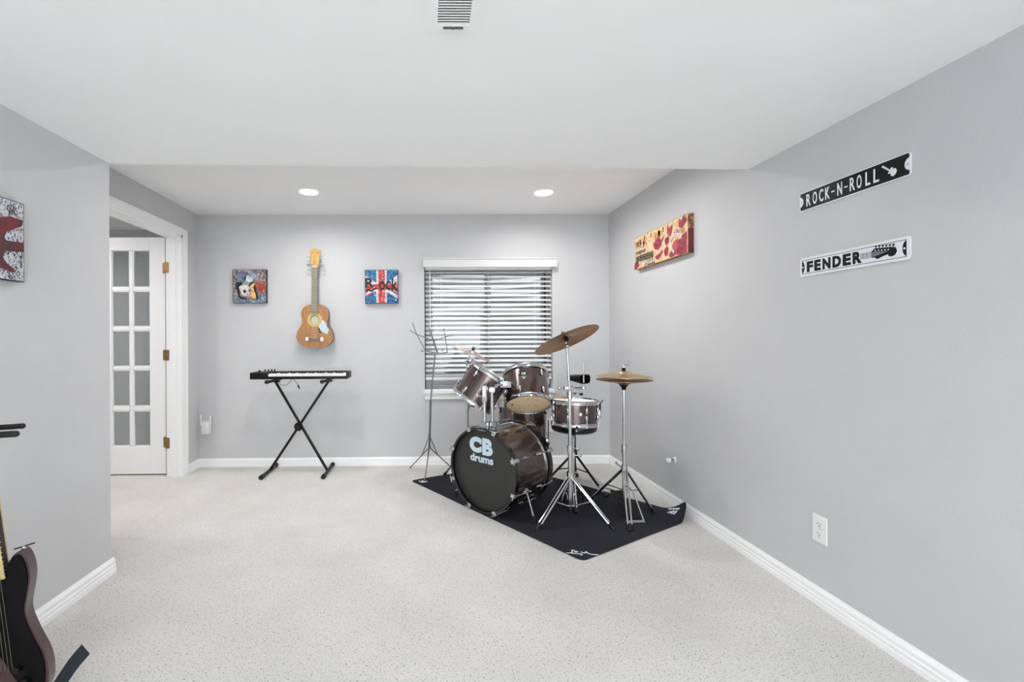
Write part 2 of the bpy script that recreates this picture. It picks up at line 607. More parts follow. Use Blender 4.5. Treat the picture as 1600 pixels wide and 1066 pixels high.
def casing_strip(mb, along, a0, a1, b0, b1, inner_low):
    # three steps across the casing width
    steps = [(0.0, 0.25, 0.018), (0.25, 0.62, 0.013), (0.62, 1.0, 0.009)]
    for s0, s1, d in steps:
        if not inner_low:
            q0, q1 = b1 - (b1 - b0) * s1, b1 - (b1 - b0) * s0
        else:
            q0, q1 = b0 + (b1 - b0) * s0, b0 + (b1 - b0) * s1
        if along == 'z':
            mb.box(XL, XL + d, q0, q1, a0, a1)
        else:
            mb.box(XL, XL + d, a0, a1, q0, q1)


m1 = MB()
casing_strip(m1, 'z', 0, dz1 + cw, dy1, dy1 + cw, False)
m1.build('side_casing', 'trim', t, smooth=False)
m1 = MB()
casing_strip(m1, 'z', 0, dz1 + cw, dy0 - cw, dy0, True)
m1.build('side_casing', 'trim', t, smooth=False)
m1 = MB()
casing_strip(m1, 'y', dy0, dy1, dz1, dz1 + cw, False)
m1.build('head_casing', 'trim', t, smooth=False)
jx0 = HX1 - 0.012
MB().box(jx0, XL + 0.004, dy1 - 0.018, dy1 + 0.002, 0, dz1).box(jx0 + 0.045, jx0 + 0.085, dy1 - 0.030, dy1 - 0.018, 0, dz1 - 0.018).build('jamb', 'trim', t, smooth=False)
MB().box(jx0, XL + 0.004, dy0 - 0.002, dy0 + 0.018, 0, dz1).build('jamb', 'trim', t, smooth=False)
MB().box(jx0, XL + 0.004, dy0, dy1, dz1 - 0.018, dz1 + 0.002).build('head_jamb', 'trim', t, smooth=False)

# french door, swung open into the hall, parallel to the back wall
DX1, DYF, DT = -2.242, 3.942, 0.035
t = thing('door_1', 'white french door with ten glass panes and brass hinges, standing open', 'door', (DX1, DYF, 0.012), kind='structure')
dW, dH = 0.61, 2.03
px_ = [-0.457, -0.305, -0.278, -0.131]
rows = [(0.236, 0.542), (0.580, 0.893), (0.922, 1.232), (1.264, 1.570), (1.603, 1.923)]
MB().bbox(px_[3], 0, 0, DT, 0, dH, 0.002).build('stile', 'trim', t, smooth=False)
MB().bbox(-dW, px_[0] - 0.0, 0, DT, 0, dH, 0.002).build('stile', 'trim', t, smooth=False)
MB().bbox(px_[0], px_[3], 0.0005, DT - 0.0005, 0, rows[0][0], 0.002).build('bottom_rail', 'trim', t, smooth=False)
MB().bbox(px_[0], px_[3], 0.0005, DT - 0.0005, rows[-1][1], dH, 0.002).build('top_rail', 'trim', t, smooth=False)
MB().bbox(px_[1], px_[2], 0.004, DT - 0.004, rows[0][0], rows[-1][1], 0.006).build('muntin', 'trim', t, smooth=False)
for k in range(4):
    for a, b in ((px_[0], px_[1]), (px_[2], px_[3])):
        MB().bbox(a, b, 0.004, DT - 0.004, rows[k][1], rows[k + 1][0], 0.006).build('muntin', 'trim', t, smooth=False)
for a, b in ((px_[0], px_[1]), (px_[2], px_[3])):
    for r0, r1 in rows:
        MB().box(a - 0.003, b + 0.003, DT / 2 - 0.002, DT / 2 + 0.002, r0 - 0.003, r1 + 0.003).build('pane', 'glass', t, smooth=False)
        g = 0.007   # glazing bead round each pane
        MB().box(a, a + g, 0.007, DT - 0.007, r0, r1).box(b - g, b, 0.007, DT - 0.007, r0, r1).box(a, b, 0.007, DT - 0.007, r0, r0 + g).box(a, b, 0.007, DT - 0.007, r1 - g, r1).build('glazing_bead', 'trim', t, smooth=False)
for hz in (1.778, 1.031, 0.284):
    hb = MB()
    hb.prism(rrect(-0.020, 0.007, -0.045, 0.045, 0.006), -0.0015, 0.0015, M.Translation((0, -0.001, hz - 0.012)) @ M.Rotation(PI / 2, 4, 'X'))
    hb.prism(rrect(0.006, 0.042, -0.045, 0.045, 0.006), -0.0015, 0.0015, M.Translation((0.012, -0.042, hz - 0.012)) @ M.Rotation(PI / 2, 4, 'X'))
    hb.cyl((0.006, -0.006, hz - 0.058), (0.006, -0.006, hz + 0.034), 0.0065)
    for q in (-0.03, 0.0, 0.03):
        hb.sph((0.032, -0.0435, hz - 0.012 + q), 0.004, 8)
        hb.sph((-0.012, -0.0025, hz - 0.012 + q), 0.004, 8)
    hb.build('hinge', 'brassh', t, label='antique brass butt hinge')
for sy in (-0.03, DT + 0.03):
    kb = MB().sph((-dW + 0.06, sy, 0.93), 0.027).cyl((-dW + 0.06, DT / 2, 0.93), (-dW + 0.06, sy, 0.93), 0.011)
    kb.build('door_knob', 'brassh', t)

# window with frame, two sashes, panes and sill
t = thing('window_1', 'grey framed sliding window behind white blinds', 'window', (0, 0, 0), kind='structure')
fy0, fy1 = YB + 0.10, YB + 0.17
for nm, bx in (('window_frame', (wx0, wx0 + 0.045, fy0, fy1, wz0, wz1)), ('window_frame', (wx1 - 0.045, wx1, fy0, fy1, wz0, wz1)),
               ('window_frame', (wx0 + 0.045, wx1 - 0.045, fy0, fy1, wz0, wz0 + 0.04)), ('window_frame', (wx0 + 0.045, wx1 - 0.045, fy0, fy1, wz1 - 0.04, wz1))):
    MB().box(*bx).build(nm, 'alu', t, smooth=False)
xm = 0.581
for a, b, yy in ((wx0 + 0.045, xm + 0.028, fy0 + 0.01), (xm - 0.028, wx1 - 0.045, fy0 + 0.036)):
    s_ = MB()
    q = 0.03
    s_.box(a, a + q, yy, yy + 0.024, wz0 + 0.04, wz1 - 0.04).box(b - q, b, yy, yy + 0.024, wz0 + 0.04, wz1 - 0.04)
    s_.box(a + q, b - q, yy, yy + 0.024, wz0 + 0.04, wz0 + 0.075).box(a + q, b - q, yy, yy + 0.024, wz1 - 0.075, wz1 - 0.04)
    so = s_.build('sash', 'alu', t, smooth=False)
    MB().box(a + q - 0.004, b - q + 0.004, yy + 0.010, yy + 0.014, wz0 + 0.071, wz1 - 0.071).build('pane', 'glass', so, smooth=False)
MB().box(wx0, wx0 + 0.010, fy0 - 0.012, fy0, wz0, wz1).build('black_edge_strip', 'blackrub', t, smooth=False)  # slender black strips along both sides of the frame
MB().box(wx1 - 0.052, wx1 - 0.040, fy0 - 0.012, fy0, wz0, wz1).build('black_edge_strip', 'blackrub', t, smooth=False)
MB().bbox(wx0 - 0.012, wx1 + 0.012, YB - 0.035, YB + 0.006, wz0 - 0.032, wz0, 0.004).box(wx0 + 0.001, wx1 - 0.001, YB, fy0, wz0 - 0.012, wz0 + 0.001).build('window_sill', 'whitebrd', t, smooth=False)
MB().box(wx0, wx1, YB - 0.014, YB, wz0 - 0.082, wz0 - 0.032).box(wx0, wx1, YB - 0.020, YB, wz0 - 0.082, wz0 - 0.068).box(wx0, wx1, YB - 0.018, YB, wz0 - 0.052, wz0 - 0.046).build('apron', 'whitebrd', t, smooth=False)

# outside: steel window well, gravel and the ground round it
well = MB()
cx_, wr = 0.575, 0.86
nz, na = 44, 28
vs, fs = [], []
for i in range(nz + 1):
    z = 0.35 + 1.55 * i / nz
    rr = wr + 0.012 * math.sin(2 * PI * z / 0.07)
    for j in range(na + 1):
        a = PI * j / na
        vs.append((cx_ + rr * math.cos(a), YB + TB + rr * math.sin(a) * 0.95, z))
for i in range(nz):
    for j in range(na):
        k = i * (na + 1) + j
        fs.append((k, k + 1, k + na + 2, k + na + 1))
well.add(vs, fs)
o = well.build('window_well', 'galv')
tag(o, 'corrugated pale steel window well outside the window', 'window well', kind='structure')
o = MB().prism([(cx_ + 0.87 * math.cos(PI * j / 16), YB + TB + 0.84 * math.sin(PI * j / 16)) for j in range(17)], 0.30, 0.36).build('gravel_bed', 'gravel', smooth=False)
tag(o, 'pale gravel at the bottom of the window well', 'gravel', kind='structure')

# ------------------------------------------------------------------ recessed lamps
ring_me = MB().lathe([(0.0695, 0.026), (0.0665, 0.026), (0.0665, -0.002), (0.070, -0.006), (0.086, -0.004), (0.088, 0.0), (0.0695, 0.0)], 32, close=True).mesh('trim_ring', 'trim')
lens_me = MB().lathe([(0, 0.009), (0.05, 0.010), (0.0664, 0.012), (0.0664, 0.026), (0, 0.026)], 32).mesh('lens', 'lens')


def can(x, y, label, z=ZC):
    t = thing('recessed_light', label, 'ceiling light', (x, y, z), group='recessed ceiling lights')
    inst('trim_ring', ring_me, t)
    inst('lens', lens_me, t)


for x, y, lb in LAMPS:
    can(x, y, lb)

# ------------------------------------------------------------------ ceiling vent
t = thing('ceiling_vent', 'white louvred air register in the lowered ceiling', 'vent', (0.079, 1.17, ZS))
fb = MB()
X0, X1, Y0, Y1 = -0.074, 0.074, -0.125, 0.125
xi0, xi1, yi0, yi1 = -0.044, 0.044, -0.095, 0.095
for a in ((X0, xi0, Y0, Y1), (xi1, X1, Y0, Y1), (xi0, xi1, Y0, yi0), (xi0, xi1, yi1, Y1)):
    fb.box(a[0], a[1], a[2], a[3], -0.007, 0.001)
fb.build('frame', 'trim', t, smooth=False)
MB().box(xi0 - 0.002, xi1 + 0.002, yi0 - 0.002, yi1 + 0.002, -0.0012, -0.0002).build('backing', 'ventgrey', t, smooth=False)
lm = MB().box(xi0, xi1, -0.0045, 0.0045, -0.0006, 0.0006).mesh('louvre', 'trim', smooth=False)
for k in range(19):
    y = yi0 + 0.005 + k * 0.0100
    inst('louvre', lm, t, M.Translation((0, y, -0.0045)) @ M.Rotation(math.radians(24), 4, 'X'))
MB().box(-0.028, 0.028, yi1 + 0.006, yi1 + 0.009, -0.012, -0.006).build('damper_lever', 'slot', t, smooth=False)
for sy in (-0.11, 0.11):
    MB().sph((0, sy, -0.007), 0.004, 8, (1, 1, 0.5)).build('screw', 'steel', t)

# ------------------------------------------------------------------ blinds
t = thing('window_blind', 'white horizontal slat blind with valance, lowered over the window', 'blind', ((wx0 + wx1) / 2, YB + 0.035, 0))
hw = (wx1 - wx0) / 2
vb = MB()
prof = [(-0.085, 1.808), (-0.089, 1.816), (-0.089, 1.876), (-0.097, 1.884), (-0.097, 1.894), (-0.075, 1.894), (-0.075, 1.808)]
n = len(prof)
vs = [(-hw - 0.012, y, z) for y, z in prof] + [(hw + 0.032, y, z) for y, z in prof]
vb.add(vs, [(i, (i + 1) % n, n + (i + 1) % n, n + i) for i in range(n)] + [tuple(range(n)), tuple(range(n, 2 * n))])
vb.box(hw + 0.020, hw + 0.032, -0.075, -0.036, 1.808, 1.894).box(-hw - 0.012, -hw, -0.075, -0.036, 1.808, 1.894)
vb.build('valance', 'valance', t, smooth=False)
MB().box(-hw + 0.006, hw - 0.006, -0.030, 0.022, wz1 - 0.042, wz1 - 0.002).build('headrail', 'slat', t, smooth=False)
sl = MB()
ns = 6
cs = [(-0.025 + 0.05 * i / ns, 0.0025 * math.sin(PI * i / ns)) for i in range(ns + 1)]
ths = 0.0028
loop = cs + [(y, z - ths) for y, z in cs[::-1]]
n = len(loop)
sl.add([(-hw + 0.008, y, z) for y, z in loop] + [(hw - 0.008, y, z) for y, z in loop], [(i, (i + 1) % n, n + (i + 1) % n, n + i) for i in range(n)] + [tuple(range(n)), tuple(range(n, 2 * n))])
slat_me = sl.mesh('slat', 'slat')
z = 1.776
zs = []
while z > 0.84:
    zs.append(z)
    z -= 0.0432
for k, z in enumerate(zs):
    inst('slat', slat_me, t, M.Translation((0, 0, z)) @ M.Rotation(math.radians(24), 4, 'X'))
for k in range(3):
    inst('slat', slat_me, t, M.Translation((0, 0, 0.826 - k * 0.0075)) @ M.Rotation(math.radians(4), 4, 'X'))
MB().bbox(-hw + 0.008, hw - 0.008, -0.026, 0.026, 0.780, 0.803, 0.003).build('bottom_rail', 'slat', t, smooth=False)
for x in (-hw + 0.155, 0.0, hw - 0.155):
    MB().cyl((x, -0.027, 0.79), (x, -0.027, 1.80), 0.0008, seg=6).cyl((x, 0.027, 0.79), (x, 0.027, 1.80), 0.0008, seg=6).build('ladder_cord', 'whiteplas', t)
MB().cyl((-hw + 0.05, -0.036, 1.22), (-hw + 0.05, -0.036, 1.80), 0.004, seg=8).build('tilt_wand', 'whiteplas', t)


# ------------------------------------------------------------------ outlets and small wall fittings
def outlet(label, mtx):
    t = thing('power_outlet', label, 'outlet', mtx=mtx)
    MB().bbox(-0.036, 0.036, -0.0585, 0.0585, 0, 0.006, 0.0025).build('cover_plate', 'whiteplas', t, smooth=False)
    for s in (-1, 1):
        r = MB().prism(rrect(-0.0165, 0.0165, s * 0.0205 - 0.0145, s * 0.0205 + 0.0145, 0.007), 0.004, 0.0075).build('receptacle', 'whiteplas', t, smooth=False)
        sb = MB().box(-0.0075, -0.0055, s * 0.0205 - 0.001, s * 0.0205 + 0.008, 0.0074, 0.0079)
        sb.box(0.0055, 0.0075, s * 0.0205 - 0.001, s * 0.0205 + 0.007, 0.0074, 0.0079)
        sb.prism(ell(0, s * 0.0205 - 0.0075, 0.0028, 0.0028, 10), 0.0074, 0.0079).build('slot', 'slot', r, smooth=False)
    MB().sph((0, 0, 0.006), 0.003, 8, (1, 1, 0.5)).build('screw', 'steel', t)


outlet('white duplex outlet low on the right wall', frame((XR, 1.934, 0.328), (0, -1, 0)))
outlet('white duplex outlet on the back wall behind the drums', frame((1.128, YB, 0.352), (1, 0, 0)))

t = thing('wifi_extender', 'white plug-in range extender with two antennas near the left corner', 'wifi extender', mtx=frame((-2.012, YB, 0.362), (1, 0, 0)))
MB().bbox(-0.036, 0.036, -0.0585, 0.0585, 0, 0.006, 0.0025).build('cover_plate', 'whiteplas', t, smooth=False)
MB().bbox(-0.030, 0.036, -0.055, 0.055, 0.006, 0.046, 0.008).build('body', 'whiteplas', t)
MB().prism(ell(-0.005, 0.0, 0.007, 0.007), 0.0455, 0.0475).build('button', 'white', t)
for x, y0, y1 in ((-0.040, 0.02, 0.118), (0.044, -0.045, 0.108)):
    MB().bbox(x - 0.006, x + 0.006, y0, y1, 0.018, 0.030, 0.003).build('antenna', 'whiteplas', t)

t = thing('wall_connector', 'small white and chrome cable connector poking out of the right wall', 'connector', mtx=frame((XR, 3.085, 0.322), (0, -1, 0)))
MB().lathe([(0, 0), (0.020, 0), (0.020, 0.003), (0.012, 0.006), (0, 0.006)], 20).build('base_plate', 'trim', t)
MB().cyl((0, 0, 0.004), (0.0, -0.002, 0.034), 0.0075).build('barrel', 'chrome', t)
MB().bbox(-0.013, 0.013, -0.015, 0.011, 0.030, 0.058, 0.004).build('cap', 'whiteplas', t)


# ================================================================== pictures
MT['art_mix'] = mat_multi('graffiti_ground', [rgb(112, 92, 92), rgb(168, 160, 158), rgb(128, 108, 108), rgb(90, 88, 96), rgb(176, 158, 150)], 22)
MT['art_blue'] = mat_multi('blue_grey_paint', [rgb(60, 84, 128), rgb(128, 150, 176), rgb(86, 98, 120), rgb(176, 186, 190)], 40)
MT['art_sky'] = mat_multi('sky_blue_paint', [rgb(76, 128, 176), rgb(150, 178, 196), rgb(96, 140, 176)], 30)
MT['art_bone'] = mat_multi('bone_white_paint', [rgb(232, 228, 222), rgb(206, 200, 194), rgb(238, 234, 230)], 30)
MT['art_orange'] = mat_multi('orange_paint', [rgb(230, 160, 86), rgb(240, 192, 128), rgb(220, 150, 80)], 25)
MT['art_rose'] = mat_multi('rose_red_paint', [rgb(196, 92, 66), rgb(160, 60, 48), rgb(214, 130, 96)], 60)
MT['art_navy'] = mat_multi('union_blue_paint', [rgb(28, 52, 92), rgb(62, 128, 176), rgb(36, 78, 128), rgb(80, 152, 190)], 24)
MT['art_red'] = mat_multi('union_red_paint', [rgb(206, 86, 76), rgb(176, 56, 58), rgb(222, 104, 90)], 30)
MT['art_offwhite'] = mat_multi('dirty_white_paint', [rgb(224, 220, 220), rgb(198, 196, 202), rgb(236, 232, 230)], 30)
MT['art_cream'] = mat_multi('stained_cream_paint', [rgb(176, 132, 96), rgb(226, 196, 154), rgb(232, 206, 168), rgb(214, 172, 122)], 14, dist=1.6)
MT['art_wine'] = mat_multi('wine_red_paint', [rgb(140, 48, 68), rgb(160, 60, 78), rgb(118, 40, 58)], 40)
MT['art_crimson'] = mat_multi('crimson_paint', [rgb(176, 70, 80), rgb(190, 90, 92), rgb(160, 56, 70)], 40)
MT['art_brown'] = mat_multi('brown_stain_paint', [rgb(150, 100, 62), rgb(190, 140, 92), rgb(120, 76, 52)], 40)
MT['art_oxblood'] = mat_multi('oxblood_paint', [rgb(96, 30, 38), rgb(118, 40, 46), rgb(84, 46, 54)], 16)
MT['art_grey'] = pm('art_mid_grey', rgb(120, 118, 124), 0.7, 0, 0.15, 40)
MT['canvas_dark'] = pm('dark_canvas_edge', rgb(52, 48, 52), 0.75, 0, 0.1, 40)


def canvas(name, label, mtx, w, h, d, face, edge):
    t = thing(name, label, 'canvas picture', mtx=mtx)
    MB().box(-w / 2, w / 2, -h / 2, h / 2, 0.001, d).build('canvas_body', edge, t, smooth=False)
    MB().box(-w / 2 + 0.003, w / 2 - 0.003, -h / 2 + 0.003, h / 2 - 0.003, d, d + 0.0006).build('painted_ground', face, t, smooth=False)
    return t


def paint(t, name, m, polys, z):
    if len(polys) <= 9:
        for p in polys:
            MB().prism(p, z, z + 0.0005).build(name, m, t, smooth=False)
        return None
    mb = MB()
    for p in polys:
        mb.prism(p, z, z + 0.0005)
    o = mb.build(name, m, t, smooth=False)
    o['kind'] = 'stuff'
    return o


def strokes(rng, n, x0, x1, y0, y1, lmin, lmax, wd, angs):
    out = []
    for _ in range(n):
        L = rng.uniform(lmin, lmax)
        a = rng.choice(angs) + rng.uniform(-0.25, 0.25)
        x, y = rng.uniform(x0, x1), rng.uniform(y0, y1)
        dx, dy = math.cos(a) * L / 2, math.sin(a) * L / 2
        px, py = -math.sin(a) * wd / 2, math.cos(a) * wd / 2
        q = [(x - dx + px, y - dy + py), (x - dx - px, y - dy - py), (x + dx - px, y + dy - py), (x + dx + px, y + dy + py)]
        out.append([(min(max(u, x0), x1), min(max(v, y0), y1)) for u, v in q])
    return out


def splat(rng, n, x0, x1, y0, y1, rmin, rmax):
    out = []
    for _ in range(n):
        r = rng.uniform(rmin, rmax)
        cx, cy = rng.uniform(x0 + r, x1 - r), rng.uniform(y0 + r, y1 - r)
        out.append([(cx + r * rng.uniform(0.5, 1) * math.cos(2 * PI * i / 9), cy + r * rng.uniform(0.5, 1) * math.sin(2 * PI * i / 9)) for i in range(9)])
    return out


def P(pts, s, ox, oy):
    """picture units (0..1, y down) to local metres"""
    return [((x - 0.5) * s[0] + ox, (0.5 - y) * s[1] + oy) for x, y in pts]


rng = random.Random(3)
D = 0.036
# skull, guitar and rose, left of the acoustic guitar
S = 0.305
t = canvas('canvas_picture', 'square dark-edged canvas with skull, guitar and red rose', frame((-1.604, YB, 1.644), (1, 0, 0)), S, S, D, 'art_mix', 'canvas_dark')
z0 = D + 0.0006
sz = (S, S)
Q = lambda pts, k=4: P(smooth_closed(pts, k), sz, 0, 0)
paint(t, 'paint_splashes', 'art_grey', splat(rng, 30, -.148, .148, -.148, .148, .006, .02), z0)
paint(t, 'paint_flecks', 'art_offwhite', splat(rng, 34, -.148, .148, -.148, .148, .003, .008), z0 + .0006)
paint(t, 'banner', 'art_blue', [Q([(.08, .20), (.22, .10), (.36, .14), (.40, .24), (.33, .36), (.18, .33)]), Q([(.04, .82), (.2, .84), (.42, .92), (.62, .91), (.82, .82), (.95, .74), (.97, .96), (.5, .985), (.03, .97)])], z0 + .0012)
paint(t, 'wing', 'art_sky', [Q([(.36, .24), (.52, .14), (.69, .10), (.70, .20), (.62, .32), (.48, .42), (.36, .40)])], z0 + .0012)
paint(t, 'skull_shadow', 'black', [Q([(.10, .44), (.20, .38), (.30, .42), (.22, .60), (.24, .80), (.42, .84), (.40, .88), (.20, .84)]), Q([(.46, .50), (.58, .38), (.66, .38), (.68, .50), (.76, .86), (.70, .86), (.60, .52)])], z0 + .0018)
paint(t, 'guitar_shape', 'art_orange', [Q([(.52, .50), (.58, .44), (.64, .40), (.66, .46), (.62, .54), (.70, .82), (.60, .86), (.52, .76), (.56, .64)])], z0 + .0024)
paint(t, 'rose', 'art_rose', [Q([(.70, .42), (.78, .36), (.92, .40), (.985, .50), (.95, .66), (.86, .70), (.76, .62), (.70, .52)])], z0 + .0024)
paint(t, 'rose_petals', 'art_oxblood', [P(ell(.84 + .09 * math.cos(a), .53 + .08 * math.sin(a), .032, .012, 10, a * 1.3), sz, 0, 0) for a in (0, 1, 2, 3, 4, 5)], z0 + .003)
paint(t, 'skull', 'art_bone', [Q([(.20, .52), (.30, .455), (.42, .46), (.50, .53), (.52, .66), (.50, .74), (.46, .80), (.42, .77), (.36, .80), (.30, .74), (.24, .66)])], z0 + .003)
paint(t, 'eye_socket', 'black', [P(ell(.36, .655, .045, .05, 14), sz, 0, 0), P(ell(.50, .63, .02, .035, 12), sz, 0, 0), P(ell(.46, .74, .012, .02, 8), sz, 0, 0)], z0 + .0036)
paint(t, 'scroll', 'art_bone', [Q([(.42, .20), (.60, .26), (.58, .34), (.44, .37)])], z0 + .0018)

# union flag with ROCK
t = canvas('canvas_picture', 'square canvas with red, white and blue flag and the word Rock', frame((-0.408, YB, 1.637), (1, 0, 0)), 0.302, 0.305, D, 'art_navy', 'canvas_dark')
sz = (0.302, 0.305)
R_ = lambda pts: P(pts, sz, 0, 0)
white = [R_([(.34, .015), (.66, .015), (.66, .985), (.34, .985)]), R_([(.015, .16), (.42, .44), (.42, .58), (.015, .82), (.015, .64), (.22, .52), (.015, .34)]),
         R_([(.985, .16), (.60, .42), (.60, .62), (.985, .86), (.985, .68), (.78, .55), (.985, .40)])]
paint(t, 'white_bands', 'art_offwhite', white[:1], z0)
paint(t, 'white_diagonals', 'art_offwhite', white[1:], z0 + .0002)
paint(t, 'red_cross', 'art_red', [R_([(.41, .015), (.60, .015), (.60, .985), (.41, .985)])], z0 + .0008)
paint(t, 'red_bar', 'art_red', [R_([(.015, .44), (.985, .42), (.985, .60), (.015, .58)])], z0 + .001)
paint(t, 'red_diagonals', 'art_red', [R_([(.015, .78), (.28, .64), (.28, .68), (.015, .82)]), R_([(.985, .70), (.80, .60), (.76, .62), (.985, .76)])], z0 + .0011)
paint(t, 'white_flecks', 'white', splat(rng, 14, -.145, .145, -.147, .147, .004, .009), z0 + .0014)
paint(t, 'blue_flecks', 'art_navy', splat(rng, 26, -.145, .145, -.147, .147, .003, .008), z0 + .0014)
place_text('R', -.150, -.066, -.010, .078, z0 + .0016, 0.035).build('lettering', 'black', t, smooth=False)
place_text('oc', -.024, .085, -.034, .050, z0 + .0016, 0.02).build('lettering', 'black', t, smooth=False)
place_text('k', .092, .147, -.036, .076, z0 + .0016, 0.03).build('lettering', 'black', t, smooth=False)
paint(t, 'letter_underline', 'black', [R_([(.02, .62), (.10, .57), (.2, .60), (.33, .52), (.35, .56), (.2, .66), (.1, .63), (.03, .70)])], z0 + .0016)

# long cream and wine canvas on the right wall
w_, h_ = 0.735, 0.250
t = canvas('canvas_picture', 'long cream and wine red guitar canvas on the right wall', frame((XR, 3.217, 1.820), (0, -1, 0)), w_, h_, D, 'art_cream', 'art_brown')
sz = (w_, h_)
paint(t, 'brown_stains', 'art_brown', splat(rng, 26, -.34, -.16, .02, .115, .006, .022) + splat(rng, 8, -.12, .10, .06, .118, .006, .016) + splat(rng, 7, .06, .16, .05, .118, .004, .01), z0)
paint(t, 'gold_stains', 'art_orange', splat(rng, 9, -.13, .05, .03, .115, .012, .03), z0 + .0006)
paint(t, 'wine_hand', 'art_wine', [P(smooth_closed([(.40, .44), (.44, .36), (.46, .22), (.47, .36), (.50, .20), (.51, .36), (.54, .24), (.54, .40), (.62, .30), (.56, .50), (.52, .62), (.44, .60)], 3), sz, 0, 0),
                                   P(smooth_closed([(.44, .80), (.52, .76), (.58, .68), (.57, .80), (.50, .92), (.46, .88)], 4), sz, 0, 0),
                                   P(smooth_closed([(.0041, .80), (.06, .76), (.10, .86), (.09, .94), (.0041, .985)], 3), sz, 0, 0)], z0 + .0012)
Q = lambda pts, k=4: P(smooth_closed(pts, k), sz, 0, 0)
paint(t, 'wine_guitars', 'art_wine', [Q([(.66, .12), (.70, .16), (.75, .12), (.75, .26), (.72, .38), (.68, .34)]), Q([(.62, .44), (.67, .38), (.70, .46), (.68, .58), (.64, .60)]), Q([(.61, .72), (.66, .64), (.69, .74), (.66, .90), (.62, .86)]),
                                      Q([(.87, .04), (.90, .12), (.93, .03), (.97, .10), (.965, .22), (.90, .30), (.86, .24)]), Q([(.70, .86), (.78, .80), (.80, .94), (.74, .985), (.70, .95)]),
                                      P([(.985, .44), (.90, .52), (.86, .64), (.82, .60), (.80, .74), (.84, .985), (.985, .985)], sz, 0, 0)], z0 + .0012)
paint(t, 'red_highlights', 'art_crimson', [Q([(.76, .64), (.82, .56), (.88, .60), (.84, .74), (.82, .90), (.86, .96), (.80, .94), (.76, .78)]), Q([(.78, .36), (.83, .26), (.87, .32), (.84, .44)])], z0 + .0018)
arc = [(.72 + .09 - .10 * math.cos(a), .60 - .22 * math.sin(a)) for a in [i * PI / 10 for i in range(11)]]
arc2 = [(.72 + .09 - .085 * math.cos(a), .60 - .15 * math.sin(a)) for a in [i * PI / 10 for i in range(11)]]
paint(t, 'pale_outline', 'art_offwhite', [P(arc + arc2[::-1], sz, 0, 0), P([(.70, .60), (.72, .60), (.79, .88), (.77, .90)], sz, 0, 0), P([(.80, .36), (.84, .24), (.88, .30), (.87, .42), (.86, .30), (.84, .28), (.815, .38)], sz, 0, 0)], z0 + .0024)
# block letter shapes too worn to read, then ALL
lt = []
x = -.345
for k in range(9):
    wv = rng.uniform(.010, .016)
    lt.append([(x, -.012), (x + wv, -.010), (x + wv, .012), (x, .010)])
    x += wv + .006
paint(t, 'worn_lettering', 'art_grey', lt, z0 + .0018)
lt = []
x = -.345
for k in range(11):
    wv = rng.uniform(.014, .022)
    lt += [[(x, -.075), (x + wv * .3, -.075), (x + wv * .3, -.026), (x, -.028)], [(x + wv * .7, -.073), (x + wv, -.073), (x + wv, -.024), (x + wv * .7, -.026)]]
    if k % 2:
        lt.append([(x + wv * .3, -.055), (x + wv * .7, -.055), (x + wv * .7, -.045), (x + wv * .3, -.045)])
    x += wv + .007
paint(t, 'worn_lettering', 'black', lt, z0 + .0018)
place_text('ALL', -.210, -.052, -.119, -.067, z0 + .0018, 0.06).build('lettering', 'black', t, smooth=False)
place_text('ALL', -.203, -.060, -.112, -.074, z0 + .0026, 0.01).build('lettering', 'art_offwhite', t, smooth=False)
paint(t, 'black_flecks', 'black', splat(rng, 12, -.35, .10, -.11, .11, .003, .007), z0 + .003)
MB().box(w_ / 2 - 0.0005, w_ / 2 + 0.0005, -h_ / 2, .03, 0.002, D).build('edge_paint', 'art_oxblood', t, smooth=False)

# hatched canvas with oxblood guitar, near left wall
S = 0.301
MT['hatch'] = pm('hatch_ground', rgb(206, 208, 218), 0.7, 0, 0.08, 30)
t = canvas('canvas_picture', 'square scratchy black and white canvas with dark red guitar shape, near left wall', frame((XN, 1.6245, 1.534), (0, 1, 0)), S, S, 0.026, 'hatch', 'black')
z0 = 0.0266
b_ = (-.147, .147, -.147, .147)
paint(t, 'black_hatching', 'black', strokes(rng, 420, *b_, .012, .045, .0026, (0.7, 1.1, 1.5, 2.2, -0.6)), z0)
paint(t, 'grey_hatching', 'art_grey', strokes(rng, 120, *b_, .012, .04, .003, (0.3, 1.2, 2.6)), z0 + .0006)
paint(t, 'white_hatching', 'white', strokes(rng, 260, *b_, .012, .045, .0022, (0.9, 1.3, 2.0, -0.9)), z0 + .0012)
sz = (S, S)
body = [(-.10, .50), (.02, .36), (.20, .33), (.42, .40), (.58, .28), (.80, .21), (.965, .22), (.95, .30), (.74, .42), (.70, .48), (.74, .52), (.996, .50), (.996, .62), (.74, .65), (.70, .72), (.72, .78), (.86, .86), (.84, .90), (.60, .86), (.40, .74), (.18, .76), (.02, .68)]
body = [(min(max(a, .012), .988), b) for a, b in body]
paint(t, 'guitar_silhouette', 'art_oxblood', [P(body, sz, 0, 0)], z0 + .0018)

# ================================================================== street signs
MT['sign_black'] = pm('sign_black_enamel', rgb(18, 18, 21), 0.5, 0, 0.04, 20, spec=0.2)
MT['sign_white'] = pm('sign_white_enamel', rgb(236, 239, 242), 0.35, 0, 0.01, 20)
MT['sign_grey'] = pm('sign_grey_print', rgb(112, 116, 124), 0.45, 0, 0.03, 20)
MT['sign_pale'] = pm('sign_pale_grey_print', rgb(178, 186, 196), 0.45, 0, 0.03, 20)


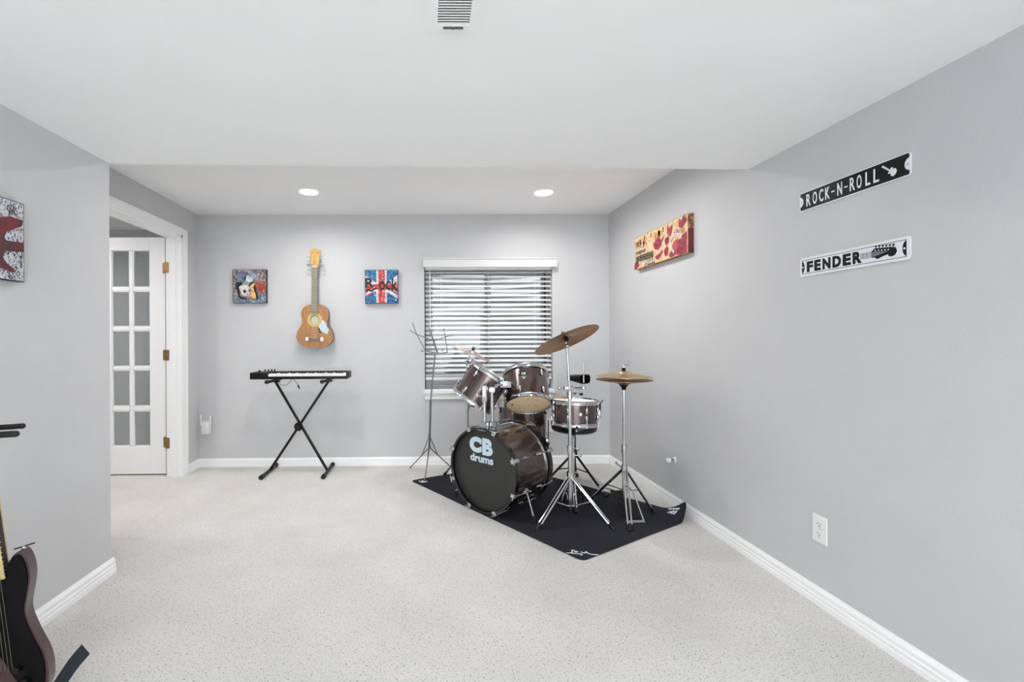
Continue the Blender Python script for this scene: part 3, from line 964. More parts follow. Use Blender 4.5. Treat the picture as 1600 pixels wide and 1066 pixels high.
def notched(x0, x1, y0, y1, r):
    """panel outline with a round bite out of each short end"""
    ym = (y0 + y1) / 2
    a = [(x1, y0 + 0.002), (x1, ym - r)] + [(x1 - r * 0.75 * math.sin(PI * i / 8), ym - r * math.cos(PI * i / 8)) for i in range(1, 8)] + [(x1, ym + r), (x1, y1 - 0.002), (x1 - 0.004, y1)]
    b = [(x0 + 0.004, y1), (x0, y1 - 0.002), (x0, ym + r)] + [(x0 + r * 0.75 * math.sin(PI * i / 8), ym + r * math.cos(PI * i / 8)) for i in range(1, 8)] + [(x0, ym - r), (x0, y0 + 0.002), (x0 + 0.004, y0)]
    return a + b + [(x1 - 0.004, y0)]


sw, sh = 0.470, 0.083
t = thing('street_sign', 'black street sign reading ROCK-N-ROLL with white guitar', 'sign', mtx=frame((XR, 1.7915, 1.7605), (0, -1, 0), (0, 0, 1)))
MB().prism(rrect(-sw / 2, sw / 2, -sh / 2, sh / 2, 0.008), 0.001, 0.005).build('sign_plate', 'sign_white', t, smooth=False)
MB().prism(notched(-sw / 2 + .004, sw / 2 - .004, -sh / 2 + .004, sh / 2 - .004, .022), 0.005, 0.0056).build('black_field', 'sign_black', t, smooth=False)
for ch, a, b in [('R', -0.1978, -0.1767), ('O', -0.1649, -0.1437), ('C', -0.1323, -0.1125), ('K', -0.1028, -0.0817), ('-', -0.0741, -0.0598), ('N', -0.0463, -0.0253), ('-', -0.0152, -0.0018), ('R', 0.0086, 0.0295), ('O', 0.0379, 0.0571), ('L', 0.0732, 0.0916), ('L', 0.1045, 0.1248)]:
    y0, y1 = (-.004, .001) if ch == '-' else (-.026, .026)
    place_text(ch, a, b, y0, y1, 0.0056, 0.012, 0.0012).build('letter', 'sign_white', t, smooth=False)
gp = [(-.062, .024), (-.058, .030), (-.052, .026), (-.022, .002), (-.018, .008), (-.010, .010), (-.008, .002), (.004, .001), (.010, -.010), (.004, -.022), (-.008, -.027), (-.018, -.022), (-.018, -.013), (-.030, -.012), (-.030, -.006), (-.024, -.003)]
MB().prism([(x * .75 + .182, y * .92) for x, y in gp], 0.0056, 0.0068).build('guitar_emblem', 'sign_white', t, smooth=False)
for x in (-sw / 2 + .010, sw / 2 - .010):
    MB().sph((x, 0, 0.005), 0.0035, 8, (1, 1, .6)).build('screw', 'steel', t)

sw, sh = 0.470, 0.083
t = thing('street_sign', 'white street sign reading FENDER with black guitar headstock', 'sign', mtx=frame((XR, 1.794, 1.4675), (0, -1, 0)))
MB().prism(rrect(-sw / 2, sw / 2, -sh / 2, sh / 2, 0.010), 0.001, 0.005).build('sign_plate', 'sign_white', t, smooth=False)
a, b = sw / 2 - .013, sh / 2 - .011
bo = MB()
for q in ((-a, a, b - .0018, b), (-a, a, -b, -b + .0018), (-a, -a + .0018, -b, b), (a - .0018, a, -b, b)):
    bo.box(q[0], q[1], q[2], q[3], 0.005, 0.0056)
bo.build('border_line', 'sign_black', t, smooth=False)
for s in (-1, 1):
    pts = [(s * a, -b + .004)] + [(s * (a - .013 * math.sin(PI * i / 8)), (-b + .004) * math.cos(PI * i / 8)) for i in range(1, 8)] + [(s * a, b - .004)]
    MB().prism(pts, 0.005, 0.0056).build('end_patch', 'sign_black', t, smooth=False)
    MB().prism(ell(s * (a - .006), 0, .0035, .0035, 12), 0.0055, 0.0066).build('screw', 'sign_white', t, smooth=False)
for ch, a, b in [('F', -.1965, -.1645), ('E', -.1575, -.1255), ('N', -.1165, -.0785), ('D', -.069, -.0305), ('E', -.0225, .0125), ('R', .0205, .058)]:
    place_text(ch, a, b, -.0245, .0225, 0.005, 0.055, 0.0008).build('letter', 'sign_black', t, smooth=False)
MB().box(.052, .098, -.012, .012, .005, .0056).build('neck_print', 'sign_pale', t, smooth=False)
MB().box(.062, .0635, -.012, .012, .0056, .006).box(.078, .0795, -.012, .012, .0056, .006).build('fret_print', 'sign_grey', t, smooth=False)
hp = [(.096, -.012), (.096, .010), (.108, .021), (.172, .014), (.186, .010), (.190, -.004), (.184, -.016), (.172, -.021), (.160, -.017), (.158, -.010), (.140, -.014), (.118, -.021), (.110, -.014)]
MB().prism(hp, .005, .0056).build('headstock_print', 'sign_black', t, smooth=False)
MB().prism([(.096, -.010), (.096, .008), (.108, .008), (.160, .002), (.108, -.010)], .0056, .006).build('headstock_shade', 'sign_grey', t, smooth=False)
tp = MB()
for k in range(6):
    x = .114 + k * .0128
    tp.prism(ell(x, .027 - k * .0012, .0042, .0036, 10), .005, .0056).box(x - .001, x + .001, .017 - k * .0012, .026 - k * .0012, .005, .0056)
tp.build('tuner_print', 'sign_black', t, smooth=False)
tp = MB()
for k in range(5):
    tp.prism(ell(.112 + k * .012, .012 - k * .0012, .0026, .0026, 8), .0058, .0064)
tp.build('post_print', 'sign_white', t, smooth=False)

# ================================================================== acoustic guitar on the back wall
gm = frame((-1.006, YB - 0.005, 1.087), (1, 0, 0)) @ M.Rotation(math.radians(-0.8), 4, 'Z')
gm = gm @ M.Rotation(math.radians(1.5), 4, 'X')
t = thing('acoustic_guitar', 'small worn brown acoustic guitar hanging on the back wall', 'guitar', mtx=gm)
half = [(0.0, 0.0), (.07, .004), (.125, .026), (.158, .066), (.166, .100), (.152, .150), (.124, .196), (.113, .228), (.118, .268), (.122, .302), (.110, .345), (.076, .376), (.030, .388)]
outl = half + [(-x, y) for x, y in half[::-1] if x > 0]
outl = smooth_closed(outl, 4)
MB().prism([(x * .995, y * .995 + .001) for x, y in outl], 0.012, 0.074).build('body', 'woodside', t, angle=30)
# top with a round sound hole: ring of quads between hole and outline
hc = (0.0, .252)
no = len(outl)
inner = []
for x, y in outl:
    a = math.atan2(y - hc[1], x - hc[0])
    inner.append((hc[0] + .041 * math.cos(a), hc[1] + .041 * math.sin(a)))
vs, fs = [], []
for zz in (0.074, 0.0775):
    vs += [(x, y, zz) for x, y in outl] + [(x, y, zz) for x, y in inner]
for i in range(no):
    j = (i + 1) % no
    fs += [(2 * no + i, 2 * no + j, 3 * no + j, 3 * no + i), (i, no + i, no + j, j), (i, j, 2 * no + j, 2 * no + i), (no + j, no + i, 3 * no + i, 3 * no + j)]
top = MB()
top.add(vs, fs)
top.build('soundboard', 'wood', t, angle=30)
MB().lathe([(.040, .0775), (.040, .0790), (.066, .0790), (.066, .0775)], 36, M.Translation((*hc, 0)), close=True).build('rosette', 'gold', t)
MB().prism(ell(hc[0], hc[1] - .004, .036, .036, 24), .0742, .0748).build('sound_hole_label', 'inside', t, smooth=False)
rd = MB()
for k in range(22):
    a = 2 * PI * k / 22
    rd.prism(ell(hc[0] + .056 * math.cos(a), hc[1] + .056 * math.sin(a), .0045, .0018, 8, a + PI / 2), .0789, .0794)
rd.build('rosette_inlay', 'woodside', t, smooth=False)
MB().prism([(.072, .252), (.098, .222), (.104, .204), (.126, .160), (.113, .118), (.058, .148), (.034, .190)], .0775, .0795).build('pickguard', 'paleblue', t, smooth=False, label='pale blue pickguard')
MB().prism([(.034, .176), (.052, .172), (.062, .150), (.056, .132), (.036, .138)], .0775, .0790).prism([(.108, .214), (.122, .190), (.124, .165), (.116, .180)], .0775, .0790).build('pickguard_patch', 'black', t, smooth=False)
MB().prism(ell(.046, .152, .004, .004, 10), .079, .0798).build('control_dot', 'white', t, smooth=False)
MB().bbox(-.056, .056, .066, .086, .0775, .088, .002).build('bridge', 'greybridge', t, smooth=False)
MB().bbox(-.079, -.054, .060, .093, .0775, .090, .002).build('bridge_end', 'white', t, smooth=False)
MB().bbox(.054, .079, .060, .093, .0775, .090, .002).build('bridge_end', 'white', t, smooth=False)
MB().prism([(-.030, .300), (.030, .300), (.025, .722), (-.025, .722)], .0775, .086).build('fretboard', 'fretb', t, smooth=False)
MB().prism([(-.027, .360), (.027, .360), (.023, .722), (-.023, .722)], .050, .0775).build('neck', 'woodside', t, smooth=False)
fr = MB()
zz = .722
for k in range(1, 19):
    y = .722 - .60 * (1 - 2 ** (-k / 12))
    if y > .302:
        hwid = .030 - (y - .3) / .422 * .005
        fr.box(-hwid, hwid, y - .0012, y + .0012, .086, .0872)
fr.build('frets', 'steel', t, smooth=False)
hs = [(-.025, .715), (-.036, .74), (-.048, .852), (-.046, .872), (-.030, .876), (-.016, .888), (0, .894), (.016, .888), (.030, .876), (.046, .872), (.048, .852), (.036, .74), (.025, .715)]
hd = MB().prism(hs, .062, .078).build('headstock', 'woodlight', t, smooth=False)
for s in (-1, 1):
    MB().prism(rrect(s * .023 - .005, s * .023 + .005, .742, .842, .005), .078, .0788).build('tuner_slot', 'gold', hd, smooth=False)
    MB().prism(ell(s * .024, .847, .005, .005, 10), .0785, .0795).build('peg_hole', 'black', hd, smooth=False)
    for k in range(3):
        y = .745 + k * .037
        tn = MB().cyl((s * .040, y, .070), (s * .058, y, .070), .003, seg=8)
        tn.bbox(s * .064 - .007, s * .064 + .007, y - .008, y + .008, .064, .076, .003)
        tn.cyl((s * .023, y, .078), (s * .023, y, .085), .0035, seg=8)
        tn.build('tuning_peg', 'steel', t)
for k in range(6):
    f_ = (k - 2.5) / 2.5
    MB().cyl((f_ * .020, .076, .090), (f_ * .018, .722, .0885), .0006, seg=5).build('string', 'gut', t)
MB().box(-.025, .025, .720, .726, .078, .090).build('nut', 'white', t, smooth=False)

# ================================================================== keyboard on an X stand
KL = 0.815
t = thing('keyboard', 'slim black keyboard with white keys on an X stand', 'keyboard', (-1.482, 3.830, 0.826))
kb = MB()
kb.bbox(0, KL, 0.0, 0.200, 0, 0.022, 0.003)
kb.bbox(0, .152, 0.001, 0.199, 0.020, 0.056, 0.003)
kb.bbox(KL - .010, KL, 0.001, 0.199, 0.020, 0.056, 0.002)
kb.bbox(.150, KL - .008, 0.135, 0.199, 0.020, 0.056, 0.003)
kb.build('body', 'blackplas', t)
nw = 29
kx0, kx1 = .1535, KL - .0115
kwid = (kx1 - kx0) / nw
wk = MB().bbox(0, kwid - .0012, 0.003, 0.136, 0.023, 0.045, 0.0012).mesh('white_key', 'whiteplas', smooth=False)
bk = MB().bbox(-.0055, .0055, 0.052, 0.136, 0.040, 0.057, 0.0015).mesh('black_key', 'blackplas', smooth=False)
for k in range(nw):
    inst('white_key', wk, t, M.Translation((kx0 + k * kwid, 0, 0)))
    if k < nw - 1 and k % 7 not in (2, 6):
        inst('black_key', bk, t, M.Translation((kx0 + (k + 1) * kwid - .0006, 0, 0)))
for x in (.072, .100, .128, .154):
    MB().lathe([(0, .056), (.0065, .056), (.0055, .074), (0, .075)], 12, M.Translation((x, .165, 0))).build('knob', 'blackplas', t)
MB().lathe([(0, -.004), (.022, -.004), (.022, .004), (0, .004)], 20, M.Translation((.045, .10, .050)) @ M.Rotation(PI / 2, 4, 'Y')).build('pitch_wheel', 'blackrub', t)
for x in (.10, .70):
    for y in (.03, .17):
        MB().cyl((x, y, -.003), (x, y, .001), .008).build('rubber_foot', 'blackrub', t)

sx0, sx1, sy = -1.375, -0.862, 3.975
t = thing('keyboard_stand', 'black folding X stand holding the keyboard', 'stand', ((sx0 + sx1) / 2, sy, 0))
xa, xb, ztop = -1.312, -0.853, 0.800
for nm, p0, p1, dy in (('leg', (xa, sy, ztop), (sx1, sy, .016), -.016), ('leg', (xb, sy, ztop), (sx0, sy, .016), .016)):
    d_ = (V(p1) - V(p0)).normalized()
    m_ = axm(V(p0) + V((0, dy, 0)), d_, (0, 1, 0))
    L_ = (V(p1) - V(p0)).length
    MB().bbox(-.009, .009, -.0105, .0105, 0, L_, .004).xf(m_).build(nm, 'blackmet', t, world=True)
for x in (sx0, sx1):
    f = MB().cyl((x, 3.795, .017), (x, 4.155, .017), .014).build('foot_bar', 'blackmet', t, world=True)
    for y in (3.778, 4.128):
        MB().cyl((x, y, .019), (x, y + .042, .019), .019).build('end_cap', 'blackrub', f, world=True)
for x in (xa, xb):
    f = MB().cyl((x, 3.815, .8075), (x, 4.120, .8075), .0115).build('support_arm', 'blackmet', t, world=True)
    MB().cyl((x - .02, 3.822, .805), (x - .02, 3.800, .805), .017).build('end_cap', 'blackrub', f, world=True)
    MB().box(x - .03, x + .03, sy - .03, sy + .03, .790, .800).build('bracket', 'blackmet', t, world=True, smooth=False)
cxm, czm = -1.103, .405
gear = MB()
ng = 16
pts = []
for i in range(ng * 2):
    r = .040 if i % 2 else .034
    pts.append((r * math.cos(PI * i / ng), r * math.sin(PI * i / ng)))
gear.prism(pts, -.006, .006, axm((cxm - .006, sy - .032, czm + .002), (0, -1, 0)))
gear.build('locking_disc', 'blackmet', t, world=True, smooth=False)
MB().cyl((cxm, sy + .03, czm), (cxm, sy - .055, czm), .012).sph((cxm, sy - .058, czm), .020, 12, (1, .6, 1)).build('locking_knob', 'blackplas', t, world=True)

cb = MB()
pts = smooth_open([(-1.29, 3.97, .822), (-1.26, 3.93, .775), (-1.20, 3.90, .770), (-1.165, 3.90, .800), (-1.150, 3.92, .823), (-1.13, 3.90, .81), (-1.105, 3.89, .785), (-1.092, 3.885, .765)])
cb.tube(pts, .0022, 6)
t = thing('cable', 'thin black cable dangling under the keyboard', 'cable', (-1.19, 3.9, .77))
cb.build('cord', 'blackrub', t, world=True)
MB().cyl((-1.095, 3.886, .770), (-1.082, 3.880, .742), .006).build('plug', 'blackplas', t, world=True)

# ================================================================== drum mat
MA, MBp, MC, MD = V((-.134, 3.709, 0)), V((.800, 2.343, 0)), V((1.735, 2.90, 0)), V((.715, 4.160, 0))


def mat_pt(u, v, dz=0.0):
    """u along the long side from the left corner to the front corner, v across to the right"""
    p = MA * (1 - u) * (1 - v) + MBp * u * (1 - v) + MC * u * v + MD * (1 - u) * v
    e = max(0.0, p.x - 1.58)
    p.z = 0.004 + 4.6 * e * e
    p.x -= 0.42 * e
    d2 = (p - MD).length
    k2 = max(0.0, (0.2 - d2) / 0.2)
    p.z += 0.05 * k2 * k2
    p.z += 0.0018 * math.sin(9 * u + 4 * v) * math.sin(7 * v + 1)
    return p + V((0, 0, dz + .001))


nu, nv = 44, 30
cr = 0.035


def corner(u, v):
    """round the four corners of the sheet"""
    ru, rv = cr / 1.655, cr / 1.06
    cu = min(max(u, ru), 1 - ru)
    cv = min(max(v, rv), 1 - rv)
    a, b = (u - cu) / ru, (v - cv) / rv
    if abs(a) > 1e-6 and abs(b) > 1e-6:
        L = math.hypot(a, b)
        mx = max(abs(a), abs(b))
        a, b = a / L * mx, b / L * mx
    return cu + a * ru, cv + b * rv


us = [0, cr / 3310, cr / 1655 / 1.2, cr / 1655] + [cr / 1.655 + (1 - 2 * cr / 1.655) * i / nu for i in range(nu + 1)] + [1]
us = sorted(set([0, .007, .014] + [cr / 1.655 + (1 - 2 * cr / 1.655) * i / nu for i in range(nu + 1)] + [.986, .993, 1]))
vs_ = sorted(set([0, .011, .022] + [cr / 1.06 + (1 - 2 * cr / 1.06) * i / nv for i in range(nv + 1)] + [.978, .989, 1]))
vs, fs = [], []
A, B = len(us), len(vs_)
for dz in (0.0, -0.0035):
    for u in us:
        for v in vs_:
            vs.append(mat_pt(*corner(u, v), dz))
for i in range(A - 1):
    for j in range(B - 1):
        k = i * B + j
        fs.append((k, k + 1, k + B + 1, k + B))
        fs.append(tuple(q + A * B for q in (k, k + B, k + B + 1, k + 1)))
for i in range(A - 1):
    for j, sgn in ((0, 1), (B - 1, -1)):
        k = i * B + j
        fs.append((k, k + B, k + B + A * B, k + A * B))
for j in range(B - 1):
    for i in (0, A - 1):
        k = i * B + j
        fs.append((k, k + 1, k + 1 + A * B, k + A * B))
t = thing('drum_mat', 'black rectangular drum rug laid diagonally under the drum kit', 'rug', (.77, 3.25, 0))
MB().add(vs, fs).build('rug_sheet', 'mat', t, world=True, angle=60)


def mat_logo(name, polys):
    mb = MB()
    for p in polys:
        n = len(p)
        top = [mat_pt(u, v, .0022) for u, v in p]
        bot = [mat_pt(u, v, .0008) for u, v in p]
        mb.add(top + bot, [tuple(range(n))] + [(i, (i + 1) % n, n + (i + 1) % n, n + i) for i in range(n)])
    mb.build(name, 'white', t, world=True, smooth=False)


def ribbon(pts, wu):
    """thin brush stroke through (u, v) points"""
    out = []
    for (a, b), (c, d) in zip(pts, pts[1:]):
        dx, dy = (c - a) * 1.655, (d - b) * 1.06
        L = math.hypot(dx, dy) or 1
        nx, ny = -dy / L * wu / 1.655, dx / L * wu / 1.06
        out.append([(a + nx, b + ny), (c + nx, d + ny), (c - nx, d - ny), (a - nx, b - ny)])
    return out


def inv_mat(x, y):
    """floor point to (u, v) by Newton steps on the flat quad"""
    u = v = .5
    for _ in range(12):
        p = MA * (1 - u) * (1 - v) + MBp * u * (1 - v) + MC * u * v + MD * (1 - u) * v
        du = (MBp - MA) * (1 - v) + (MC - MD) * v
        dv = (MD - MA) * (1 - u) + (MC - MBp) * u
        e = V((x, y, 0)) - p
        det = du.x * dv.y - du.y * dv.x
        u += (e.x * dv.y - e.y * dv.x) / det
        v += (du.x * e.y - du.y * e.x) / det
    return u, v


sig = [[(.742, 2.425), (.762, 2.425), (.776, 2.428), (.780, 2.455), (.790, 2.458), (.795, 2.430), (.800, 2.445), (.808, 2.432)],
       [(.764, 2.424), (.800, 2.414), (.822, 2.410), (.812, 2.398)], [(.824, 2.436), (.834, 2.424), (.844, 2.424), (.852, 2.440), (.858, 2.416), (.880, 2.406), (.906, 2.402)]]
mat_logo('signature_print', sum([ribbon([inv_mat(x, y) for x, y in s], .0032) for s in sig], []))
lg = [[(.030, .045), (.062, .045)], [(.032, .070), (.058, .070)], [(.034, .090), (.062, .085)], [(.060, .05), (.060, .09)], [(.046, .05), (.046, .09)]]
mat_logo('corner_print', sum([ribbon(s, .006) for s in lg], []))
lg = [[(.905, .985), (.965, .972)], [(.915, .955), (.955, .950)], [(.925, .94), (.94, .965)], [(.945, .94), (.955, .962)], [(.91, .935), (.95, .93)]]
mat_logo('corner_print', sum([ribbon(s, .0055) for s in lg], []))

# ================================================================== drums
lug_me = MB().lathe([(0, -.022), (.005, -.021), (.0085, -.014), (.0085, .014), (.005, .021), (0, .022)], 10).mesh('lug', 'chrome')
rod_me = MB().cyl((0, 0, 0), (0, 0, 1), .0028, seg=6).cyl((0, 0, .94), (0, 0, 1.06), .005, seg=6).mesh('tension_rod', 'chrome')


def drum(name, label, mtx, Rr, L, nl, head_top, head_bot, hoop='chrome', rowsn=2, phase=0.0, shell='plum'):
    """origin at the centre of the lower rim, local z along the shell"""
    t = thing(name, label, 'drum', mtx=mtx)
    MB().lathe([(Rr, 0.0), (Rr, L)], 56).build('shell', shell, t)
    MB().lathe([(Rr - .006, 0.004), (Rr - .006, L - .004)], 40).build('shell_lining', 'lining', t)
    for z0, s in ((0.0, -1), (L, 1)):
        a, b, c = z0 - s * .016, z0 + s * .009, z0 + s * .012
        MB().lathe([(Rr + .003, a), (Rr + .0115, a), (Rr + .0095, a + s * .004), (Rr + .0095, b), (Rr + .012, c), (Rr + .004, c), (Rr + .003, b)], 56, close=True).build('hoop', hoop, t)
        MB().lathe([(0, z0 + s * .003), (Rr - .004, z0 + s * .003), (Rr + .003, z0 - s * .002)], 48).build('head', head_top if s > 0 else head_bot, t)
    for k in range(nl):
        a = 2 * PI * k / nl + phase
        c, s = math.cos(a), math.sin(a)
        for row in range(rowsn):
            lz = (L * .5) if rowsn == 1 else (L - .052 if row else .052)
            inst('lug', lug_me, t, M.Translation((c * (Rr + .008), s * (Rr + .008), lz)))
        for up_ in (0, 1):
            z0 = (L * .5 if rowsn == 1 else (L - .052 if up_ else .052))
            z1 = L + .010 if up_ else -.010
            inst('tension_rod', rod_me, t, M.Translation((c * (Rr + .013), s * (Rr + .013), z0)) @ M.Rotation(0 if up_ else PI, 4, 'X') @ M.Diagonal((1, 1, abs(z1 - z0), 1)))
    return t


# bass drum: front centre, axis to the back right
ax = V((.73, .68, 0)).normalized()
P1 = V((.356, 3.0, .286))
BR, BL = .268, .42
bmx = axm(P1, ax, (0, 0, 1))        # local z = axis (front to back), local x = up
t = thing('bass_drum', 'plum bass drum with black front head lettered CB drums', 'drum', mtx=bmx)
MB().lathe([(BR - .006, .03), (BR - .006, BL - .03)], 72).build('shell', 'plum', t)
for z0, z1, nm in ((0.0, .040, 'front'), (BL - .040, BL, 'rear')):
    MB().lathe([(BR, z0), (BR + .012, z0), (BR + .012, z1), (BR, z1)], 72, close=True).build('wooden_hoop', 'blackhoop' if nm == 'front' else 'plumdark', t)
    zc = .052 if nm == 'front' else BL - .052
    MB().lathe([(BR - .008, zc - .005), (BR + .001, zc - .005), (BR + .003, zc), (BR + .001, zc + .005), (BR - .008, zc + .005)], 72, close=True).build('metal_rim', 'chrome', t)
MB().lathe([(0, .020), (BR - .010, .020), (BR, .026)], 64).build('front_head', 'headblack', t, label='black front head lettered CB drums')
MB().lathe([(0, BL - .020), (BR - .010, BL - .020), (BR, BL - .026)], 64).build('batter_head', 'headclear', t)
MB().lathe([(BR - .001, .006), (BR + .001, .004), (BR + .0125, .004), (BR + .0125, .012), (BR + .010, .040), (BR - .001, .040)], 72, close=True).build('hoop_inlay', 'blackhoop', t)
# lettering: text x axis to the right as seen from the front, text normal = -axis
tm = bmx.inverted() @ frame(P1 + ax * .0192, (ax.y, -ax.x, 0))
lo = [place_text('C', -.118, -.012, .106, .212, 0.0, .085).xf(tm), place_text('B', -.006, .082, .100, .212, 0.0, .06).xf(tm), place_text('drums', -.112, .086, .046, .098, 0.0, .04).xf(tm)]
for mb_, nm in zip(lo, ('letter', 'letter', 'lettering')):
    mb_.build(nm, 'paleblue', t, smooth=False)
claw = MB()
claw.bbox(-.010, .020, -.014, .014, -.006, .004, .003).bbox(.012, .022, -.012, .012, -.004, .044, .003)
claw.cyl((.017, 0, .02), (.017, 0, .135), .0032, seg=6)
claw.lathe([(0, -.030), (.006, -.028), (.0095, -.018), (.0095, .018), (.006, .028), (0, .030)], 10, M.Translation((.006, 0, .135)))
claw_me = claw.mesh('claw', 'chrome')
handle_me = MB().cyl((.017, -.024, -.012), (.017, .024, -.012), .0035, seg=8).cyl((.017, 0, -.012), (.017, 0, .0), .004, seg=8).mesh('t_handle', 'chrome')
for k in range(8):
    a = 2 * PI * (k + .5) / 8
    m_ = M.Rotation(a, 4, 'Z') @ M.Translation((BR + .004, 0, 0))
    c_ = inst('claw', claw_me, t, m_)
    inst('t_handle', handle_me, c_)
    m2 = M.Rotation(a, 4, 'Z') @ M.Translation((BR + .004, 0, BL)) @ M.Diagonal((1, 1, -1, 1))
    c_ = inst('claw', claw_me, t, m2)
    inst('t_handle', handle_me, c_)
# spurs (legs) at both sides, local y points to one side
for s in (-1, 1):
    mid = P1 + ax * .165
    side = V((ax.y, -ax.x, 0)) * s
    p0 = mid + side * .235 + V((0, 0, -.125))
    p1 = mid + side * .335 - ax * .06
    p1.z = .012
    sp = MB().lathe([(0, -.004), (.030, -.004), (.026, .010), (.014, .022), (0, .024)], 16, axm(p0 - side * .004, (p0 - mid) - ax * 0)).build('spur_bracket', 'chrome', t, world=True)
    MB().cyl(p0 + V((0, 0, .02)), p1 + V((0, 0, .03)), .0065).build('spur', 'chrome', t, world=True)
    MB().cyl(p1 + V((0, 0, .040)), p1 + V((0, 0, -.003)), .010, .013).build('spur_foot', 'blackrub', t, world=True)
    MB().cyl(p0 + side * .012 - ax * .025, p0 + side * .012 + ax * .035, .004, seg=8).sph(p0 + side * .012 + ax * .035, .007, 8).build('wing_bolt', 'chrome', t, world=True)
# tom mount on the top of the shell
mc = P1 + ax * .062 + V((0, 0, BR - .004))
sd = V((ax.y, -ax.x, 0))
MB().bbox(-.045, .045, -.055, .055, -.006, .010, .004).xf(axm(mc, (0, 0, 1), ax)).build('mount_plate', 'chrome', t, world=True)
posts = []
pa, pb = V((.382, 3.022, mc.z)), V((.436, 3.032, mc.z))
MB().bbox(-.022, .022, -.022, .022, 0, .055, .006).xf(axm(pa, (0, 0, 1), ax)).build('mount_block', 'chrome', t, world=True)
MB().bbox(-.022, .022, -.022, .022, 0, .055, .006).xf(axm(pb, (0, 0, 1), ax)).build('mount_block', 'chrome', t, world=True)
for p in (pa, pb):
    MB().cyl(p + V((-.04, -.02, .030)), p + V((.04, .02, .030)), .004, seg=8).sph(p + V((.042, .021, .030)), .008, 8).build('wing_bolt', 'chrome', t, world=True)

# rack toms, tilted toward the drummer
ltb = V((.331, 3.30, .712))
lta = V((.553, -.07, .83)).normalized()
t1 = drum('rack_tom', 'plum rack tom tilted to the right, left of the two above the bass drum', axm(ltb, lta, (0, -1, 0)), .151, .234, 6, 'headclear', 'headclear', phase=.35)
rta = V((.035, .52, .852)).normalized()
rtb = V((.722, 3.235, .690))
t2 = drum('rack_tom', 'plum rack tom with CB badge, tilted back to show its tan lower head', axm(rtb, rta, (0, -1, 0)), .155, .235, 6, 'headclear', 'headtan', phase=.52)
# badge and print on the right tom: local x points to the camera
bd = frame((.1556, 0, .168), (0, 1, 0), (0, 0, 1))
bdm = M.Rotation(-.42, 4, 'Z')


def on_shell(mb, Rr, dth):
    """wrap flat x, y artwork round the shell"""
    for v in mb.v:
        a = dth + v.x / Rr
        r = Rr + .0008 + v.z
        v.x, v.y, v.z = r * math.cos(a), r * math.sin(a), v.y
    return mb


on_shell(MB().prism(rrect(-.022, .022, .150, .180, .010), 0, .0006), .155, -.32).build('badge', 'black', t2, smooth=False)
on_shell(place_text('CB', -.015, .015, .158, .174, .0006, .04), .155, -.32).build('badge_lettering', 'white', t2, smooth=False)
on_shell(MB().box(-.020, .020, .143, .1455, 0, .0006).box(-.009, .009, .128, .134, 0, .0006), .155, -.32).build('badge_lines', 'white', t2, smooth=False)
hm = MB()
for x, y in ((-.022, .012), (-.024, .055), (.080, -.018), (.074, .050)):
    hm.prism(ell(x, y, .005, .005, 8), -.0036, -.0031)
place_text('CB', -.062, -.020, -.118, -.104, 0, .05).xf(M.Translation((.02, 0, -.0036))).xf(M.Identity(4)).build('head_print', 'black', t2, smooth=False)
hm.build('head_marks', 'woodside', t2, smooth=False)

# tom arms rising from the mount to the two toms (parts of each tom)
def arm(t, p, top, elbow, end, nm='mount_arm'):
    a = MB().cyl(p, top, .0115)
    a.build(nm, 'chrome', t, world=True)
    MB().lathe([(.0, -.020), (.020, -.018), (.022, 0), (.020, .018), (0, .020)], 16, axm(elbow, (0, -1, 0))).build('ratchet', 'chrome', t, world=True)
    MB().tube([elbow, (V(elbow) + V(end)) / 2 + V((0, 0, .012)), end], .0095, 8).build('arm_end', 'chrome', t, world=True)


arm(t1, pa + V((0, 0, .02)), V((pa.x, pa.y, .80)), V((pa.x + .004, pa.y + .02, .825)), V((pa.x + .02, pa.y + .155, .822)))
MB().bbox(-.016, .016, -.016, .016, -.055, .055, .006).xf(M.Translation((pa.x, pa.y, .79))).build('arm_clamp', 'chrome', t1, world=True)
MB().cyl((pa.x - .045, pa.y - .004, .775), (pa.x, pa.y, .775), .0045, seg=8).sph((pa.x - .046, pa.y - .004, .775), .010, 8, (.6, 1, 1)).build('wing_bolt', 'chrome', t1, world=True)
arm(t2, pb + V((0, 0, .02)), V((pb.x - .004, pb.y - .006, .80)), V((pb.x - .005, pb.y - .012, .815)), V((pb.x + .095, pb.y + .10, .842)))
MB().bbox(-.040, .040, -.022, .022, -.022, .022, .008).xf(M.Translation((pb.x + .105, pb.y + .10, .840))).build('arm_bracket', 'chrome', t2, world=True)
MB().cyl((pb.x + .12, pb.y + .10, .84), (.60, 3.24, .83), .010).build('arm_end', 'chrome', t2, world=True)

# floor tom behind
fx, fy = .790, 3.76
t = drum('floor_tom', 'plum floor tom on chrome legs behind the rack toms', M.Translation((fx, fy, .20)), .195, .42, 8, 'headclear', 'headclear', phase=.2)
for a in (-.55, 1.55, 3.65):
    c, s = math.cos(a), math.sin(a)
    MB().cyl((c * .217, s * .217, -.185), (c * .217, s * .217, .30), .006, seg=8).build('leg', 'chrome', t)
    MB().cyl((c * .217, s * .217, -.200), (c * .217, s * .217, -.170), .012).build('rubber_foot', 'blackrub', t)
    MB().bbox(-.016, .016, -.014, .014, -.02, .03, .004).xf(M.Translation((c * .210, s * .210, .12))).build('leg_bracket', 'chrome', t)

